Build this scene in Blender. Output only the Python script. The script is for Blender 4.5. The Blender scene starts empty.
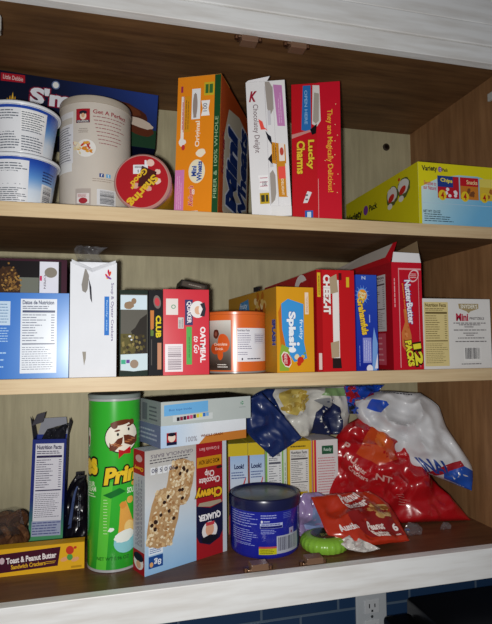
import bpy, bmesh, math, random
from math import sin, cos, pi, asin, sqrt, radians
from mathutils import Vector, Matrix, noise
random.seed(7)
S = bpy.context.scene
COL = S.collection

# ------------------------------------------------------------------ camera, light, exposure
cam_d = bpy.data.cameras.new('camera'); cam = bpy.data.objects.new('camera', cam_d); COL.objects.link(cam)
YAW, PIT, ROL, FPX = 0.25018, 0.06273, -0.00964, 525.007
fw = Vector((sin(YAW)*cos(PIT), cos(YAW)*cos(PIT), sin(PIT)))
rt = Vector((cos(YAW), -sin(YAW), 0)); up = rt.cross(fw)
rt2 = rt*cos(ROL) + up*sin(ROL); up2 = -rt*sin(ROL) + up*cos(ROL)
M = Matrix((rt2, up2, -fw)).transposed().to_4x4(); M.translation = Vector((0, -0.78757, 0.34338))
cam.matrix_world = M
cam_d.sensor_fit = 'VERTICAL'; cam_d.sensor_height = 24; cam_d.lens = 24*FPX/624; cam_d.clip_start = .01
S.camera = cam
S.view_settings.view_transform = 'Standard'; S.view_settings.look = 'None'
S.view_settings.gamma = 1; S.view_settings.exposure = 0.0
w = bpy.data.worlds.new('kitchen_light'); S.world = w; w.use_nodes = True
w.node_tree.nodes['Background'].inputs[0].default_value = (.80, .86, 1, 1)
w.node_tree.nodes['Background'].inputs[1].default_value = 0.08
ld = bpy.data.lights.new('camera_flash', 'AREA'); ld.shape = 'DISK'; ld.size = .022; ld.energy = 6.4; ld.color = (1, .985, .95)
lo = bpy.data.objects.new('camera_flash', ld); COL.objects.link(lo); lo.location = (-.03, -.80, .332)
lo.rotation_euler = Vector((.17, .80, -.01)).to_track_quat('-Z', 'Y').to_euler()

# ------------------------------------------------------------------ colours and materials
def lin(c):
    if isinstance(c, str):
        c = c.lstrip('#'); c = [int(c[i:i+2], 16)/255 for i in (0, 2, 4)]
    return tuple(x/12.92 if x <= .04045 else ((x+.055)/1.055)**2.4 for x in c[:3]) + (1,)
def mat_attr(name, rough=.45, spec=.5, metal=0, coat=0, bump=0, bscale=60, trans=0, alpha=1, vor=False, var=.06):
    m = bpy.data.materials.new(name); m.use_nodes = True; nt = m.node_tree; b = nt.nodes['Principled BSDF']
    a = nt.nodes.new('ShaderNodeAttribute'); a.attribute_name = 'Col'
    n = nt.nodes.new('ShaderNodeTexNoise'); n.inputs['Scale'].default_value = 35; n.inputs['Detail'].default_value = 4
    tc = nt.nodes.new('ShaderNodeTexCoord'); nt.links.new(tc.outputs['Object'], n.inputs['Vector'])
    mr = nt.nodes.new('ShaderNodeMapRange'); mr.inputs['To Min'].default_value = 1-var; mr.inputs['To Max'].default_value = 1+var*.5
    nt.links.new(n.outputs['Fac'], mr.inputs['Value'])
    mx = nt.nodes.new('ShaderNodeVectorMath'); mx.operation = 'SCALE'
    nt.links.new(a.outputs['Color'], mx.inputs[0]); nt.links.new(mr.outputs[0], mx.inputs['Scale'])
    nt.links.new(mx.outputs[0], b.inputs['Base Color'])
    b.inputs['Roughness'].default_value = rough; b.inputs['Specular IOR Level'].default_value = spec
    b.inputs['Metallic'].default_value = metal; b.inputs['Coat Weight'].default_value = coat; b.inputs['Coat Roughness'].default_value = .12
    b.inputs['Transmission Weight'].default_value = trans; b.inputs['Alpha'].default_value = alpha
    if bump:
        t = nt.nodes.new('ShaderNodeTexVoronoi' if vor else 'ShaderNodeTexNoise'); t.inputs['Scale'].default_value = bscale
        nt.links.new(tc.outputs['Object'], t.inputs['Vector'])
        bp = nt.nodes.new('ShaderNodeBump'); bp.inputs['Strength'].default_value = bump; bp.inputs['Distance'].default_value = .004
        nt.links.new(t.outputs['Distance' if vor else 'Fac'], bp.inputs['Height']); nt.links.new(bp.outputs[0], b.inputs['Normal'])
    return m
CARD = mat_attr('printed_card', .5, .1, bump=.05, bscale=25)
KRAFT = mat_attr('bare_card', .85, .2)
PLAS = mat_attr('smooth_plastic', .28, .5)
GLOSS = mat_attr('lacquered_label', .25, .5, coat=.3)
FILM = mat_attr('foil_film', .26, .55, coat=.4, bump=.45, bscale=16, var=.1)
MATFILM = mat_attr('soft_bag_film', .42, .45, coat=.15, bump=.35, bscale=16, var=.1)
METAL = mat_attr('worn_metal', .35, .5, metal=.9)
CLEAR = mat_attr('clear_film', .1, 1.0, bump=.9, bscale=30, alpha=.17, coat=1)
FOOD = mat_attr('baked_food', .8, .2, bump=.7, bscale=150)
PAINT = mat_attr('painted_wood_plain', .5, .4, bump=.1, bscale=40)

def wood(name, c1, c2, axis, rough=.5, scale=9, stretch=14, coat=0, mottled=.25):
    m = bpy.data.materials.new(name); m.use_nodes = True; nt = m.node_tree; b = nt.nodes['Principled BSDF']
    tc = nt.nodes.new('ShaderNodeTexCoord'); mp = nt.nodes.new('ShaderNodeMapping')
    sc = [stretch]*3; sc[axis] = 1.0; mp.inputs['Scale'].default_value = sc
    nt.links.new(tc.outputs['Object'], mp.inputs['Vector'])
    n = nt.nodes.new('ShaderNodeTexNoise'); n.inputs['Scale'].default_value = scale; n.inputs['Detail'].default_value = 6; n.inputs['Roughness'].default_value = .65
    nt.links.new(mp.outputs[0], n.inputs['Vector'])
    r = nt.nodes.new('ShaderNodeValToRGB'); r.color_ramp.elements[0].position = .32; r.color_ramp.elements[1].position = .68
    r.color_ramp.elements[0].color = lin(c1); r.color_ramp.elements[1].color = lin(c2)
    nt.links.new(n.outputs['Fac'], r.inputs['Fac'])
    n2 = nt.nodes.new('ShaderNodeTexNoise'); n2.inputs['Scale'].default_value = 5; n2.inputs['Detail'].default_value = 3
    nt.links.new(tc.outputs['Object'], n2.inputs['Vector'])
    mr = nt.nodes.new('ShaderNodeMapRange'); mr.inputs['From Min'].default_value = .3; mr.inputs['From Max'].default_value = .7
    mr.inputs['To Min'].default_value = 1-mottled; mr.inputs['To Max'].default_value = 1.05
    nt.links.new(n2.outputs['Fac'], mr.inputs['Value'])
    mx = nt.nodes.new('ShaderNodeVectorMath'); mx.operation = 'SCALE'; nt.links.new(r.outputs[0], mx.inputs[0]); nt.links.new(mr.outputs[0], mx.inputs['Scale'])
    nt.links.new(mx.outputs[0], b.inputs['Base Color'])
    b.inputs['Roughness'].default_value = rough; b.inputs['Coat Weight'].default_value = coat; b.inputs['Specular IOR Level'].default_value = .35
    bp = nt.nodes.new('ShaderNodeBump'); bp.inputs['Strength'].default_value = .12; bp.inputs['Distance'].default_value = .001
    nt.links.new(n.outputs['Fac'], bp.inputs['Height']); nt.links.new(bp.outputs[0], b.inputs['Normal'])
    return m

# ------------------------------------------------------------------ mesh builder
class MB:
    def __init__(s): s.v = []; s.f = []; s.c = []
    def face(s, pts, col):
        i = len(s.v); s.v += [tuple(p) for p in pts]; s.f.append(tuple(range(i, i+len(pts)))); s.c.append(col)
    def mesh(s, verts, faces, col):
        i = len(s.v); s.v += [tuple(p) for p in verts]
        for k, f in enumerate(faces):
            s.f.append(tuple(i+j for j in f)); s.c.append(col if not isinstance(col, list) else col[k])
    def bm(s, bm, col, xf=None):
        bm.verts.index_update()
        s.mesh([(xf(v.co) if xf else v.co) for v in bm.verts], [[v.index for v in f.verts] for f in bm.faces], col); bm.free()
    def box(s, x0, y0, z0, x1, y1, z1, col, bev=0):
        b = bmesh.new(); bmesh.ops.create_cube(b, size=1)
        for v in b.verts: v.co = Vector((x0+(v.co.x+.5)*(x1-x0), y0+(v.co.y+.5)*(y1-y0), z0+(v.co.z+.5)*(z1-z0)))
        if bev: bmesh.ops.bevel(b, geom=b.edges[:], offset=bev, segments=2, profile=.5, affect='EDGES')
        s.bm(b, col)
    def lathe(s, prof, col, n=48, c=(0, 0), closed=True):
        # prof: (r, z) list bottom to top, or with a colour as third entry
        vs = []; fs = []; cs = []
        for p in prof:
            for k in range(n):
                a = 2*pi*k/n; vs.append((c[0]+p[0]*cos(a), c[1]+p[0]*sin(a), p[1]))
        for i in range(len(prof)-1):
            for k in range(n):
                k2 = (k+1) % n; fs.append((i*n+k, i*n+k2, (i+1)*n+k2, (i+1)*n+k)); cs.append(prof[i][2] if len(prof[i]) > 2 else col)
        if closed:
            fs.append(tuple(reversed(range(n)))); cs.append(prof[0][2] if len(prof[0]) > 2 else col)
            o = (len(prof)-1)*n; fs.append(tuple(range(o, o+n))); cs.append(prof[-1][2] if len(prof[-1]) > 2 else col)
        s.mesh(vs, fs, cs)
    def build(s, name, mat, parent=None, smooth=False, loc=None, rot=None):
        me = bpy.data.meshes.new(name); me.from_pydata(s.v, [], s.f)
        at = me.attributes.new('Col', 'FLOAT_COLOR', 'CORNER'); data = []
        for f, c in zip(s.f, s.c):
            if callable(c):
                for i in f: data += list(lin(c(Vector(s.v[i]))))
            elif isinstance(c, tuple) and len(c) and isinstance(c[0], (tuple, list, str)):
                for k in range(len(f)): data += list(lin(c[k]))
            else: data += list(lin(c))*len(f)
        at.data.foreach_set('color', data)
        me.materials.append(mat)
        if smooth:
            b = bmesh.new(); b.from_mesh(me); bmesh.ops.remove_doubles(b, verts=b.verts, dist=1e-6) if smooth == 2 else None
            b.to_mesh(me); b.free()
            me.polygons.foreach_set('use_smooth', [True]*len(me.polygons)); me.set_sharp_from_angle(angle=radians(38))
        me.update()
        o = bpy.data.objects.new(name, me); COL.objects.link(o)
        if parent: o.parent = parent
        if loc: o.location = loc
        if rot: o.rotation_euler = rot
        return o
def tag(o, label, cat, group=None, kind=None):
    o['label'] = label; o['category'] = cat
    if group: o['group'] = group
    if kind: o['kind'] = kind
    return o
def thing(name, label, cat, loc, rotz=0, group=None, tilt=0, lean=0):
    o = bpy.data.objects.new(name, None); COL.objects.link(o); o.empty_display_size = .03
    o.location = loc; o.rotation_euler = (radians(lean), radians(tilt), radians(rotz))
    return tag(o, label, cat, group)

# ------------------------------------------------------------------ surfaces that can be printed on
class Flat:
    step = None
    def __init__(s, O, U, V, W, H):
        s.O, s.u, s.v, s.W, s.H = Vector(O), Vector(U).normalized(), Vector(V).normalized(), W, H; s.n = s.u.cross(s.v)
    def U(s, f): return f*s.W
    def V(s, f): return f*s.H
    def P(s, a, b, off): return s.O + s.u*a + s.v*b + s.n*off
class Cyl:
    # u fraction runs across the silhouette as seen from direction 'face' (degrees from -Y, positive to +X)
    def __init__(s, c, r0, z0, r1, z1, face=0, step=.004):
        s.c, s.r0, s.r1, s.z0, s.z1, s.a = c, r0, r1, z0, z1, radians(face); s.H = z1-z0; s.W = 2*r0; s.step = step
    def U(s, f): return s.r0*(pi/2+(f-1)*2) if f > 1 else s.r0*asin(max(-1, 2*f-1))
    def V(s, f): return f*s.H
    def P(s, a, b, off):
        t = b/s.H; r = s.r0+(s.r1-s.r0)*t + off; th = a/s.r0 + s.a
        return Vector((s.c[0]+r*sin(th), s.c[1]-r*cos(th), s.z0+b))
class Bag:
    # pillow bag between a left and a right edge polyline (a, b) in the plane A,B
    def __init__(s, L, R, T, seed=0, A=(1, 0, 0), B=(0, 0, 1), crinkle=.004, cs=30, step=.006, flatL=.0, endp=.5):
        s.L, s.R, s.T, s.A, s.B = L, R, T, Vector(A), Vector(B); s.N = Vector(A).cross(s.B).normalized()
        s.H = sum(sqrt((L[i+1][0]-L[i][0])**2+(L[i+1][1]-L[i][1])**2) for i in range(len(L)-1))
        s.W = sqrt((R[len(R)//2][0]-L[len(L)//2][0])**2+(R[len(R)//2][1]-L[len(L)//2][1])**2)
        s.seed = seed; s.cr = crinkle; s.cs = cs; s.step = step; s.ep = endp
    def U(s, f): return f*s.W
    def V(s, f): return f*s.H
    def pl(s, P, t):
        t = max(0, min(1, t))*(len(P)-1); i = min(int(t), len(P)-2); t -= i
        g = lambda k: P[max(0, min(len(P)-1, k))]
        o = []
        for d in (0, 1):
            p0, p1, p2, p3 = g(i-1)[d], g(i)[d], g(i+1)[d], g(i+2)[d]
            m1, m2 = (p2-p0)*.35, (p3-p1)*.35
            o.append((2*t**3-3*t*t+1)*p1+(t**3-2*t*t+t)*m1+(-2*t**3+3*t*t)*p2+(t**3-t*t)*m2)
        return o
    def Q(s, uf, vf, side=1, off=0):
        l, r = s.pl(s.L, vf), s.pl(s.R, vf)
        a = l[0]+(r[0]-l[0])*uf; b = l[1]+(r[1]-l[1])*uf
        uf = max(0, min(1, uf)); vf = max(0, min(1, vf))
        th = s.T*(max(0, 4*uf*(1-uf))**.55)*(max(0, 4*vf*(1-vf))**s.ep)
        p = s.A*a + s.B*b
        q = p*s.cs + Vector((s.seed*7.3, side*3.1, 0))
        e = noise.noise(q) + 1.1*(.35-abs(noise.noise(q*1.15+Vector((3, 1, 2))))*2.2) + .30*(.3-abs(noise.noise(q*2.6+Vector((0, 5, 0))))*2)
        edge = min(1, 6*min(uf, 1-uf)+.15)*min(1, 5*min(vf, 1-vf)+.25)
        return p + s.N*(side*th*.5 + side*off + e*s.cr*edge)
    def P(s, a, b, off): return s.Q(a/s.W, b/s.H, 1, off)
    def surface(s, mb, col, nu=40, nv=40, teeth=0):
        for side in (1, -1):
            vs = []; fs = []
            for j in range(nv+1):
                for i in range(nu+1):
                    p = s.Q(i/nu, j/nv, side)
                    if teeth and j in (0, nv): p = p + s.B*(teeth if i % 2 else -teeth)*.5
                    vs.append(p)
            for j in range(nv):
                for i in range(nu):
                    k = j*(nu+1)+i; q = (k, k+1, k+nu+2, k+nu+1); fs.append(q if side == 1 else q[::-1])
            mb.mesh(vs, fs, col)

def polym(mb, F, pts, col, layer=2):
    b = bmesh.new(); vs = [b.verts.new((p[0], p[1], 0)) for p in pts]; f = b.faces.new(vs)
    b.verts.ensure_lookup_table(); b.normal_update()
    if len(pts) > 4: bmesh.ops.triangulate(b, faces=b.faces[:])
    b.verts.ensure_lookup_table(); b.normal_update(); _fix(b); put(mb, F, b, col, layer)
def _fix(b):
    b.verts.index_update(); b.verts.ensure_lookup_table(); b.faces.ensure_lookup_table()
_n = [0]
def put(mb, F, b, col, layer):
    _n[0] = (_n[0]+1) % 50; layer += .012*_n[0]
    def prep(bb): bb.verts.index_update(); bb.verts.ensure_lookup_table(); bb.normal_update()
    prep(b)
    if F.step or callable(col):
        st = F.step or .01
        for ax, n in ((0, (1, 0, 0)), (1, (0, 1, 0))):
            if isinstance(F, Cyl) and ax == 1 and not callable(col): continue
            xs = [v.co[ax] for v in b.verts]
            if not xs: b.free(); return
            hi_ = max(xs); k = math.floor(min(xs)/st)+1
            while k*st < hi_-1e-7:
                co = [0, 0, 0]; co[ax] = k*st
                bmesh.ops.bisect_plane(b, geom=b.verts[:]+b.edges[:]+b.faces[:], plane_co=co, plane_no=n, dist=1e-7); k += 1
    prep(b)
    off = .0005*layer if isinstance(F, Bag) else .00022*layer
    vs = [F.P(v.co.x, v.co.y, off) for v in b.verts]; fs = []; cs = []
    for f in b.faces:
        idx = [v.index for v in f.verts]
        if f.calc_area() < 1e-12: continue
        if f.normal.z < 0: idx = idx[::-1]
        fs.append(idx)
        cs.append(tuple(tuple(col(b.verts[i].co.x/F.W, b.verts[i].co.y/F.H)) for i in idx) if callable(col) else col)
    mb.mesh(vs, fs, cs); b.free()
def poly(mb, F, pts, col, layer=2): polym(mb, F, [(F.U(p[0]), F.V(p[1])) for p in pts], col, layer)
def rect(mb, F, u0, v0, u1, v1, col, layer=2): poly(mb, F, [(u0, v0), (u1, v0), (u1, v1), (u0, v1)], col, layer)
def ell(mb, F, u, v, ru, rv, col, layer=3, rot=0, n=22, jag=0):
    a0, b0 = F.U(u), F.V(v); ra = abs(F.U(u+ru)-F.U(u-ru))/2 if not isinstance(F, Cyl) else F.r0*2*ru; rb = F.V(rv); r = radians(rot); pts = []
    for k in range(n):
        t = 2*pi*k/n; j = 1+jag*random.uniform(-1, 1); x, y = ra*cos(t)*j, rb*sin(t)*j
        pts.append((a0+x*cos(r)-y*sin(r), b0+x*sin(r)+y*cos(r)))
    polym(mb, F, pts, col, layer)
_tc = {}
def glyphs(s, bold, shear, sp):
    k = (s, bold, shear, sp)
    if k not in _tc:
        cu = bpy.data.curves.new('t', 'FONT'); cu.body = s; cu.size = 1; cu.resolution_u = 3; cu.offset = bold; cu.shear = shear; cu.space_character = sp; cu.space_line = .8; cu.align_x = 'CENTER'
        o = bpy.data.objects.new('t', cu); me = bpy.data.meshes.new_from_object(o)
        _tc[k] = ([v.co.copy() for v in me.vertices], [list(p.vertices) for p in me.polygons])
        bpy.data.objects.remove(o); bpy.data.curves.remove(cu); bpy.data.meshes.remove(me)
    return _tc[k]
def text(mb, F, s, u0, v0, u1, v1, col, rot=0, layer=4, bold=.015, shear=0, tilt=0, out=None, sp=1.0):
    """letters fitted to a box of the surface; rot 0/90/-90/180, tilt in degrees more"""
    x0, x1, y0, y1 = F.U(u0), F.U(u1), F.V(v0), F.V(v1)
    if rot in (90, -90): w_, h_ = y1-y0, x1-x0
    else: w_, h_ = x1-x0, y1-y0
    base = glyphs(s, bold, shear, sp)[0]
    bx0 = min(v.x for v in base); bx1 = max(v.x for v in base); by0 = min(v.y for v in base); by1 = max(v.y for v in base)
    sx, sy = w_/(bx1-bx0), h_/(by1-by0); cx, cy = (x0+x1)/2, (y0+y1)/2; mx, my = (bx0+bx1)/2, (by0+by1)/2; r = radians(rot+tilt)
    def one(bd, c, ly):
        vs, fs = glyphs(s, bd, shear, sp); b = bmesh.new(); bv = []
        for v in vs:
            x, y = (v.x-mx)*sx, (v.y-my)*sy
            bv.append(b.verts.new((cx+x*cos(r)-y*sin(r), cy+x*sin(r)+y*cos(r), 0)))
        for f in fs:
            try: b.faces.new([bv[i] for i in f])
            except ValueError: pass
        put(mb, F, b, c, ly)
    if out: one(bold+out[0], out[1], layer-.6)
    one(bold, col, layer)
def lines(mb, F, u0, v0, u1, v1, n, col, layer=3, fill=.5, rot=0, ragged=.25, words=6, center=False):
    """rows of small print too small to read"""
    x0, x1, y0, y1 = F.U(u0), F.U(u1), F.V(v0), F.V(v1)
    for k in range(n):
        if rot == 0: a = y1-(k+.5)*(y1-y0)/n; hh = (y1-y0)/n*fill/2; L = x1-x0
        else: a = x0+(k+.5)*(x1-x0)/n; hh = (x1-x0)/n*fill/2; L = y1-y0
        ln = L*(1-random.random()*ragged); t = (L-ln)/2 if center else 0
        e = t+ln
        while t < e:
            wl = L/words*random.uniform(.4, 1.2); t2 = min(e, t+wl)
            if rot == 0: q = [(x0+t, a-hh), (x0+t2, a-hh), (x0+t2, a+hh), (x0+t, a+hh)]
            else: q = [(a-hh, y0+t), (a+hh, y0+t), (a+hh, y0+t2), (a-hh, y0+t2)]
            if t2-t > 1e-4: polym(mb, F, q, col, layer)
            t = t2+L*.02
def nutri(mb, F, u0, v0, u1, v1, title='Nutrition Facts', bg='#e8e8e6', fg='#444450', rows=14, layer=2):
    rect(mb, F, u0, v0, u1, v1, bg, layer); W, H = u1-u0, v1-v0
    text(mb, F, title, u0+.05*W, v1-.075*H, u1-.08*W, v1-.02*H, fg, layer=layer+1, bold=.03)
    lines(mb, F, u0+.05*W, v1-.14*H, u1-.1*W, v1-.09*H, 2, fg, layer+1, .4)
    rect(mb, F, u0+.05*W, v1-.185*H, u1-.05*W, v1-.155*H, fg, layer+1)
    lines(mb, F, u0+.05*W, v0+.42*H, u0+.72*W, v1-.2*H, rows//2+3, fg, layer+1, .28, ragged=.55, words=4)
    lines(mb, F, u0+.84*W, v0+.42*H, u0+.95*W, v1-.2*H, rows//2+3, fg, layer+1, .28, words=1)
    rect(mb, F, u0+.05*W, v0+.385*H, u1-.05*W, v0+.40*H, fg, layer+1)
    lines(mb, F, u0+.05*W, v0+.04*H, u1-.06*W, v0+.36*H, rows//2+3, fg, layer+1, .24, ragged=.3, words=9)
def barcode(mb, F, u0, v0, u1, v1, layer=2, vert=True, bg='#e6e6e6', fg='#3a3a44', n=15):
    rect(mb, F, u0, v0, u1, v1, bg, layer); W, H = u1-u0, v1-v0
    rnd = random.Random(5); t = .08
    while t < .9:
        d = rnd.choice((.015, .025, .04))
        if vert: rect(mb, F, u0+t*W, v0+.16*H, u0+(t+d)*W, v1-.08*H, fg, layer+1)
        else: rect(mb, F, u0+.16*W, v0+t*H, u1-.08*W, v0+(t+d)*H, fg, layer+1)
        t += d+rnd.choice((.02, .035))

class Carton:
    """a thing whose local origin is its front left bottom corner"""
    def __init__(s, name, label, cat, loc, size, col, rotz=0, group=None, tilt=0, lean=0, open_top=False, mat=None, inner='#9a8f80', bev=.0008):
        s.t = thing(name, label, cat, loc, rotz, group, tilt, lean); s.w, s.d, s.h = size; s.mb = MB(); w_, d, h = size
        s.mat = mat or CARD
        if open_top:
            th = .0007
            s.mb.box(0, 0, 0, w_, th, h, col); s.mb.box(0, d-th, 0, w_, d, h, col); s.mb.box(0, th, 0, th, d-th, h, col); s.mb.box(w_-th, th, 0, w_, d-th, h, col)
            s.mb.box(th, th, 0, w_-th, d-th, th, inner)
        else: s.mb.box(0, 0, 0, w_, d, h, col, bev)
        s.F = Flat((0, 0, 0), (1, 0, 0), (0, 0, 1), w_, h)
        s.R = Flat((w_, 0, 0), (0, 1, 0), (0, 0, 1), d, h)
        s.L = Flat((0, d, 0), (0, -1, 0), (0, 0, 1), d, h)
        s.T = Flat((0, 0, h), (1, 0, 0), (0, 1, 0), w_, d)
    def done(s, name='carton'): s.o = s.mb.build(name, s.mat, s.t); return s.o
    def panel(s, name, pts, col, mat=None, th=.0006):
        """a card flap through 3D points, given thickness"""
        m = MB(); P = [Vector(p) for p in pts]; n = (P[1]-P[0]).cross(P[2]-P[0]).normalized()*th
        Q = [p+n for p in P]; k = len(P); m.face(Q, col); m.face(P[::-1], col)
        for i in range(k): m.face([P[i], P[(i+1) % k], Q[(i+1) % k], Q[i]], col)
        return m.build(name, mat or KRAFT, s.t)
def mix(a, b, t):
    f = lambda c: [int(c.lstrip('#')[i:i+2], 16)/255 for i in (0, 2, 4)]
    a, b = f(a), f(b); t = max(0, min(1, t)); return [a[i]+(b[i]-a[i])*t for i in range(3)]
def vgrad(*stops):
    def g(u, v):
        for i in range(len(stops)-1):
            if v <= stops[i+1][0]: return mix(stops[i][1], stops[i+1][1], (v-stops[i][0])/(stops[i+1][0]-stops[i][0]))
        return mix(stops[-1][1], stops[-1][1], 0)
    return g

# ------------------------------------------------------------------ the setting
Z2, Z1, ZT, TH, D, XR, XL = .29902, .54877, .84007, .02098, .30, .6856, -.62
back_m = wood('back_panel_veneer', '#aaa182', '#c1b896', 2, .55, 7, 10)
side_m = wood('side_panel_veneer', '#805a3a', '#9f7650', 2, .5, 6, 10)
dark_m = wood('shaded_underside_veneer', '#5f4026', '#85603c', 0, .6, 6, 10, mottled=.35)  # same plywood, with the shade of grazing light put into its colour
floor_m = wood('shaded_floor_board', '#5e3b26', '#80573a', 0, .42, 6, 12, mottled=.35)  # plywood browned down: the dimness of grazing flash is in the colour
edge_m = wood('maple_edge', '#c9ac84', '#dcc49c', 0, .45, 7, 26, mottled=.12)
def slab(name, m, x0, y0, z0, x1, y1, z1, label=None, cat=None, kind='structure', parent=None, bev=0, col='#ffffff', group=None):
    b = MB(); b.box(x0, y0, z0, x1, y1, z1, col, bev); o = b.build(name, m, parent)
    if not parent:
        if kind: o['kind'] = kind
        if label: o['label'] = label; o['category'] = cat
        if group: o['group'] = group
    return o
slab('wall_back', back_m, XL-.02, D, -.02, XR+.02, D+.012, ZT+.02, 'greyish veneer back panel of the cupboard', 'wall')
slab('wall_right', side_m, XR, 0, -.02, XR+.018, D, ZT+.02, 'brown wood veneer right side of the cupboard', 'wall')
slab('wall_left', side_m, XL-.018, 0, -.02, XL, D, ZT+.02, 'wood veneer left side of the cupboard', 'wall')
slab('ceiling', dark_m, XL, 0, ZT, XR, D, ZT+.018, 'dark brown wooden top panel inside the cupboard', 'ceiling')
slab('floor', floor_m, XL, 0, -.018, XR, D, 0, 'dark brown wooden bottom board of the cupboard', 'floor')
for z, lb in ((Z1, 'upper maple edged shelf board carrying the cereal boxes'), (Z2, 'middle maple edged shelf board carrying the crackers and cookies')):
    r = thing('cupboard_shelf', lb, 'shelf', (0, 0, z))
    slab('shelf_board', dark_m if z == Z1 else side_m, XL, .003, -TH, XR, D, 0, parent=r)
    slab('edge_banding', edge_m, XL, 0, -TH, XR, .003, 0, parent=r, bev=.0006)
    r.location.z = z

# painted face frame and soffit boards
wp = bpy.data.materials.new('white_gloss_paint'); wp.use_nodes = True; nt = wp.node_tree; b_ = nt.nodes['Principled BSDF']
tc = nt.nodes.new('ShaderNodeTexCoord'); mp = nt.nodes.new('ShaderNodeMapping'); mp.inputs['Scale'].default_value = (1, 9, 9); n_ = nt.nodes.new('ShaderNodeTexNoise')
n_.inputs['Scale'].default_value = 9; n_.inputs['Detail'].default_value = 5
r_ = nt.nodes.new('ShaderNodeValToRGB'); r_.color_ramp.elements[0].position = .3; r_.color_ramp.elements[1].position = .6
r_.color_ramp.elements[0].color = lin('#e4e1dd'); r_.color_ramp.elements[1].color = lin('#f6f6f5')
nt.links.new(tc.outputs['Object'], mp.inputs[0]); nt.links.new(mp.outputs[0], n_.inputs['Vector']); nt.links.new(n_.outputs['Fac'], r_.inputs['Fac']); nt.links.new(r_.outputs[0], b_.inputs['Base Color'])
b_.inputs['Roughness'].default_value = .42
bp_ = nt.nodes.new('ShaderNodeBump'); bp_.inputs['Strength'].default_value = .15; bp_.inputs['Distance'].default_value = .001; nt.links.new(n_.outputs['Fac'], bp_.inputs['Height']); nt.links.new(bp_.outputs[0], b_.inputs['Normal'])
slab('trim_1', wp, XL-.05, -.018, -.0465, XR+.05, -.0002, .0015, 'white painted bottom rail of the cupboard frame', 'rail', bev=.001)
slab('trim_2', wp, XL-.05, -.018, ZT-.0005, XR+.05, -.0002, ZT+.030, 'white painted top rail of the cupboard frame', 'rail', bev=.001)
slab('trim_3', wp, XL-.05, -.020, ZT+.0315, XR+.05, -.0002, ZT+.071, 'white painted board above the top rail', 'board', bev=.0015)
slab('trim_4', wp, XL-.05, -.018, ZT+.0725, XR+.05, -.0002, ZT+.125, 'topmost white painted board above the cupboard', 'board', bev=.0015)
slab('trim_5', wp, XR+.0005, -.018, -.045, XR+.05, -.0002, ZT+.0, 'white painted right stile of the cupboard frame', 'stile', bev=.001)

# tiled wall below the cupboard
tm = bpy.data.materials.new('blue_tile'); tm.use_nodes = True; nt = tm.node_tree; b_ = nt.nodes['Principled BSDF']
tc = nt.nodes.new('ShaderNodeTexCoord'); mp = nt.nodes.new('ShaderNodeMapping'); mp.inputs['Rotation'].default_value = (radians(90), 0, 0); mp.inputs['Location'].default_value = (-.132, .225, 0)
br = nt.nodes.new('ShaderNodeTexBrick'); br.inputs['Scale'].default_value = 1; br.inputs['Brick Width'].default_value = .1725; br.inputs['Row Height'].default_value = .076
br.inputs['Mortar Size'].default_value = .003; br.inputs['Mortar Smooth'].default_value = .3; br.inputs['Color1'].default_value = lin('#2a4468'); br.inputs['Color2'].default_value = lin('#243e60'); br.inputs['Mortar'].default_value = lin('#5c6e82')
nt.links.new(tc.outputs['Object'], mp.inputs[0]); nt.links.new(mp.outputs[0], br.inputs['Vector']); nt.links.new(br.outputs['Color'], b_.inputs['Base Color']); b_.inputs['Roughness'].default_value = .2
bp_ = nt.nodes.new('ShaderNodeBump'); bp_.inputs['Strength'].default_value = .5; bp_.inputs['Distance'].default_value = .002; bp_.invert = True; nt.links.new(br.outputs['Fac'], bp_.inputs['Height']); nt.links.new(bp_.outputs[0], b_.inputs['Normal'])
slab('wall_tiled', tm, XL-.3, D, -.62, XR+.6, D+.012, -.0205, 'blue brick tiled wall below the cupboard', 'wall')

# wall outlet
o = thing('wall_outlet', 'white double wall outlet on the blue tiles', 'outlet', (.5532, D, -.25))
m = MB(); m.box(-.0365, -.006, -.058, .0365, 0, .058, '#c9ced3', .002); m.build('cover_plate', PLAS, o)
for dz in (.0215, -.0215):
    m = MB(); m.box(-.0175, -.0085, dz-.0145, .0175, -.0061, dz+.0145, '#d9dce0', .0012)
    for x, h in ((-.0065, .0045), (.0065, .0038)): m.box(x-.0012, -.0088, dz-h+.002, x+.0012, -.0086, dz+h+.002, '#202024')
    m.box(-.0022, -.0088, dz-.011, .0022, -.0086, dz-.0065, '#202024'); m.build('socket_face', PLAS, o)
m = MB(); m.lathe([(.003, 0), (.003, .0015)], '#9a9da0', 16); s_ = m.build('screw', METAL, o, loc=(0, -.0061, 0), rot=(radians(90), 0, 0))

# black appliance below on the right
o = thing('toaster_oven', 'black appliance below the right end of the cupboard', 'appliance', (.592, -.03, -.36))
m = MB(); m.box(.0, .0, .0, .36, .25, .180, '#141416', .008); m.build('housing', PLAS, o, smooth=1)
m = MB(); m.box(.012, -.012, .14, .35, -.0002, .15, '#1c1c1e', .003); m.build('handle', PLAS, o)
m = MB(); m.box(-.062, .03, .0, -.0005, .235, .158, '#0e0e10', .008); m.build('side_panel', PLAS, o, smooth=1)

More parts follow.
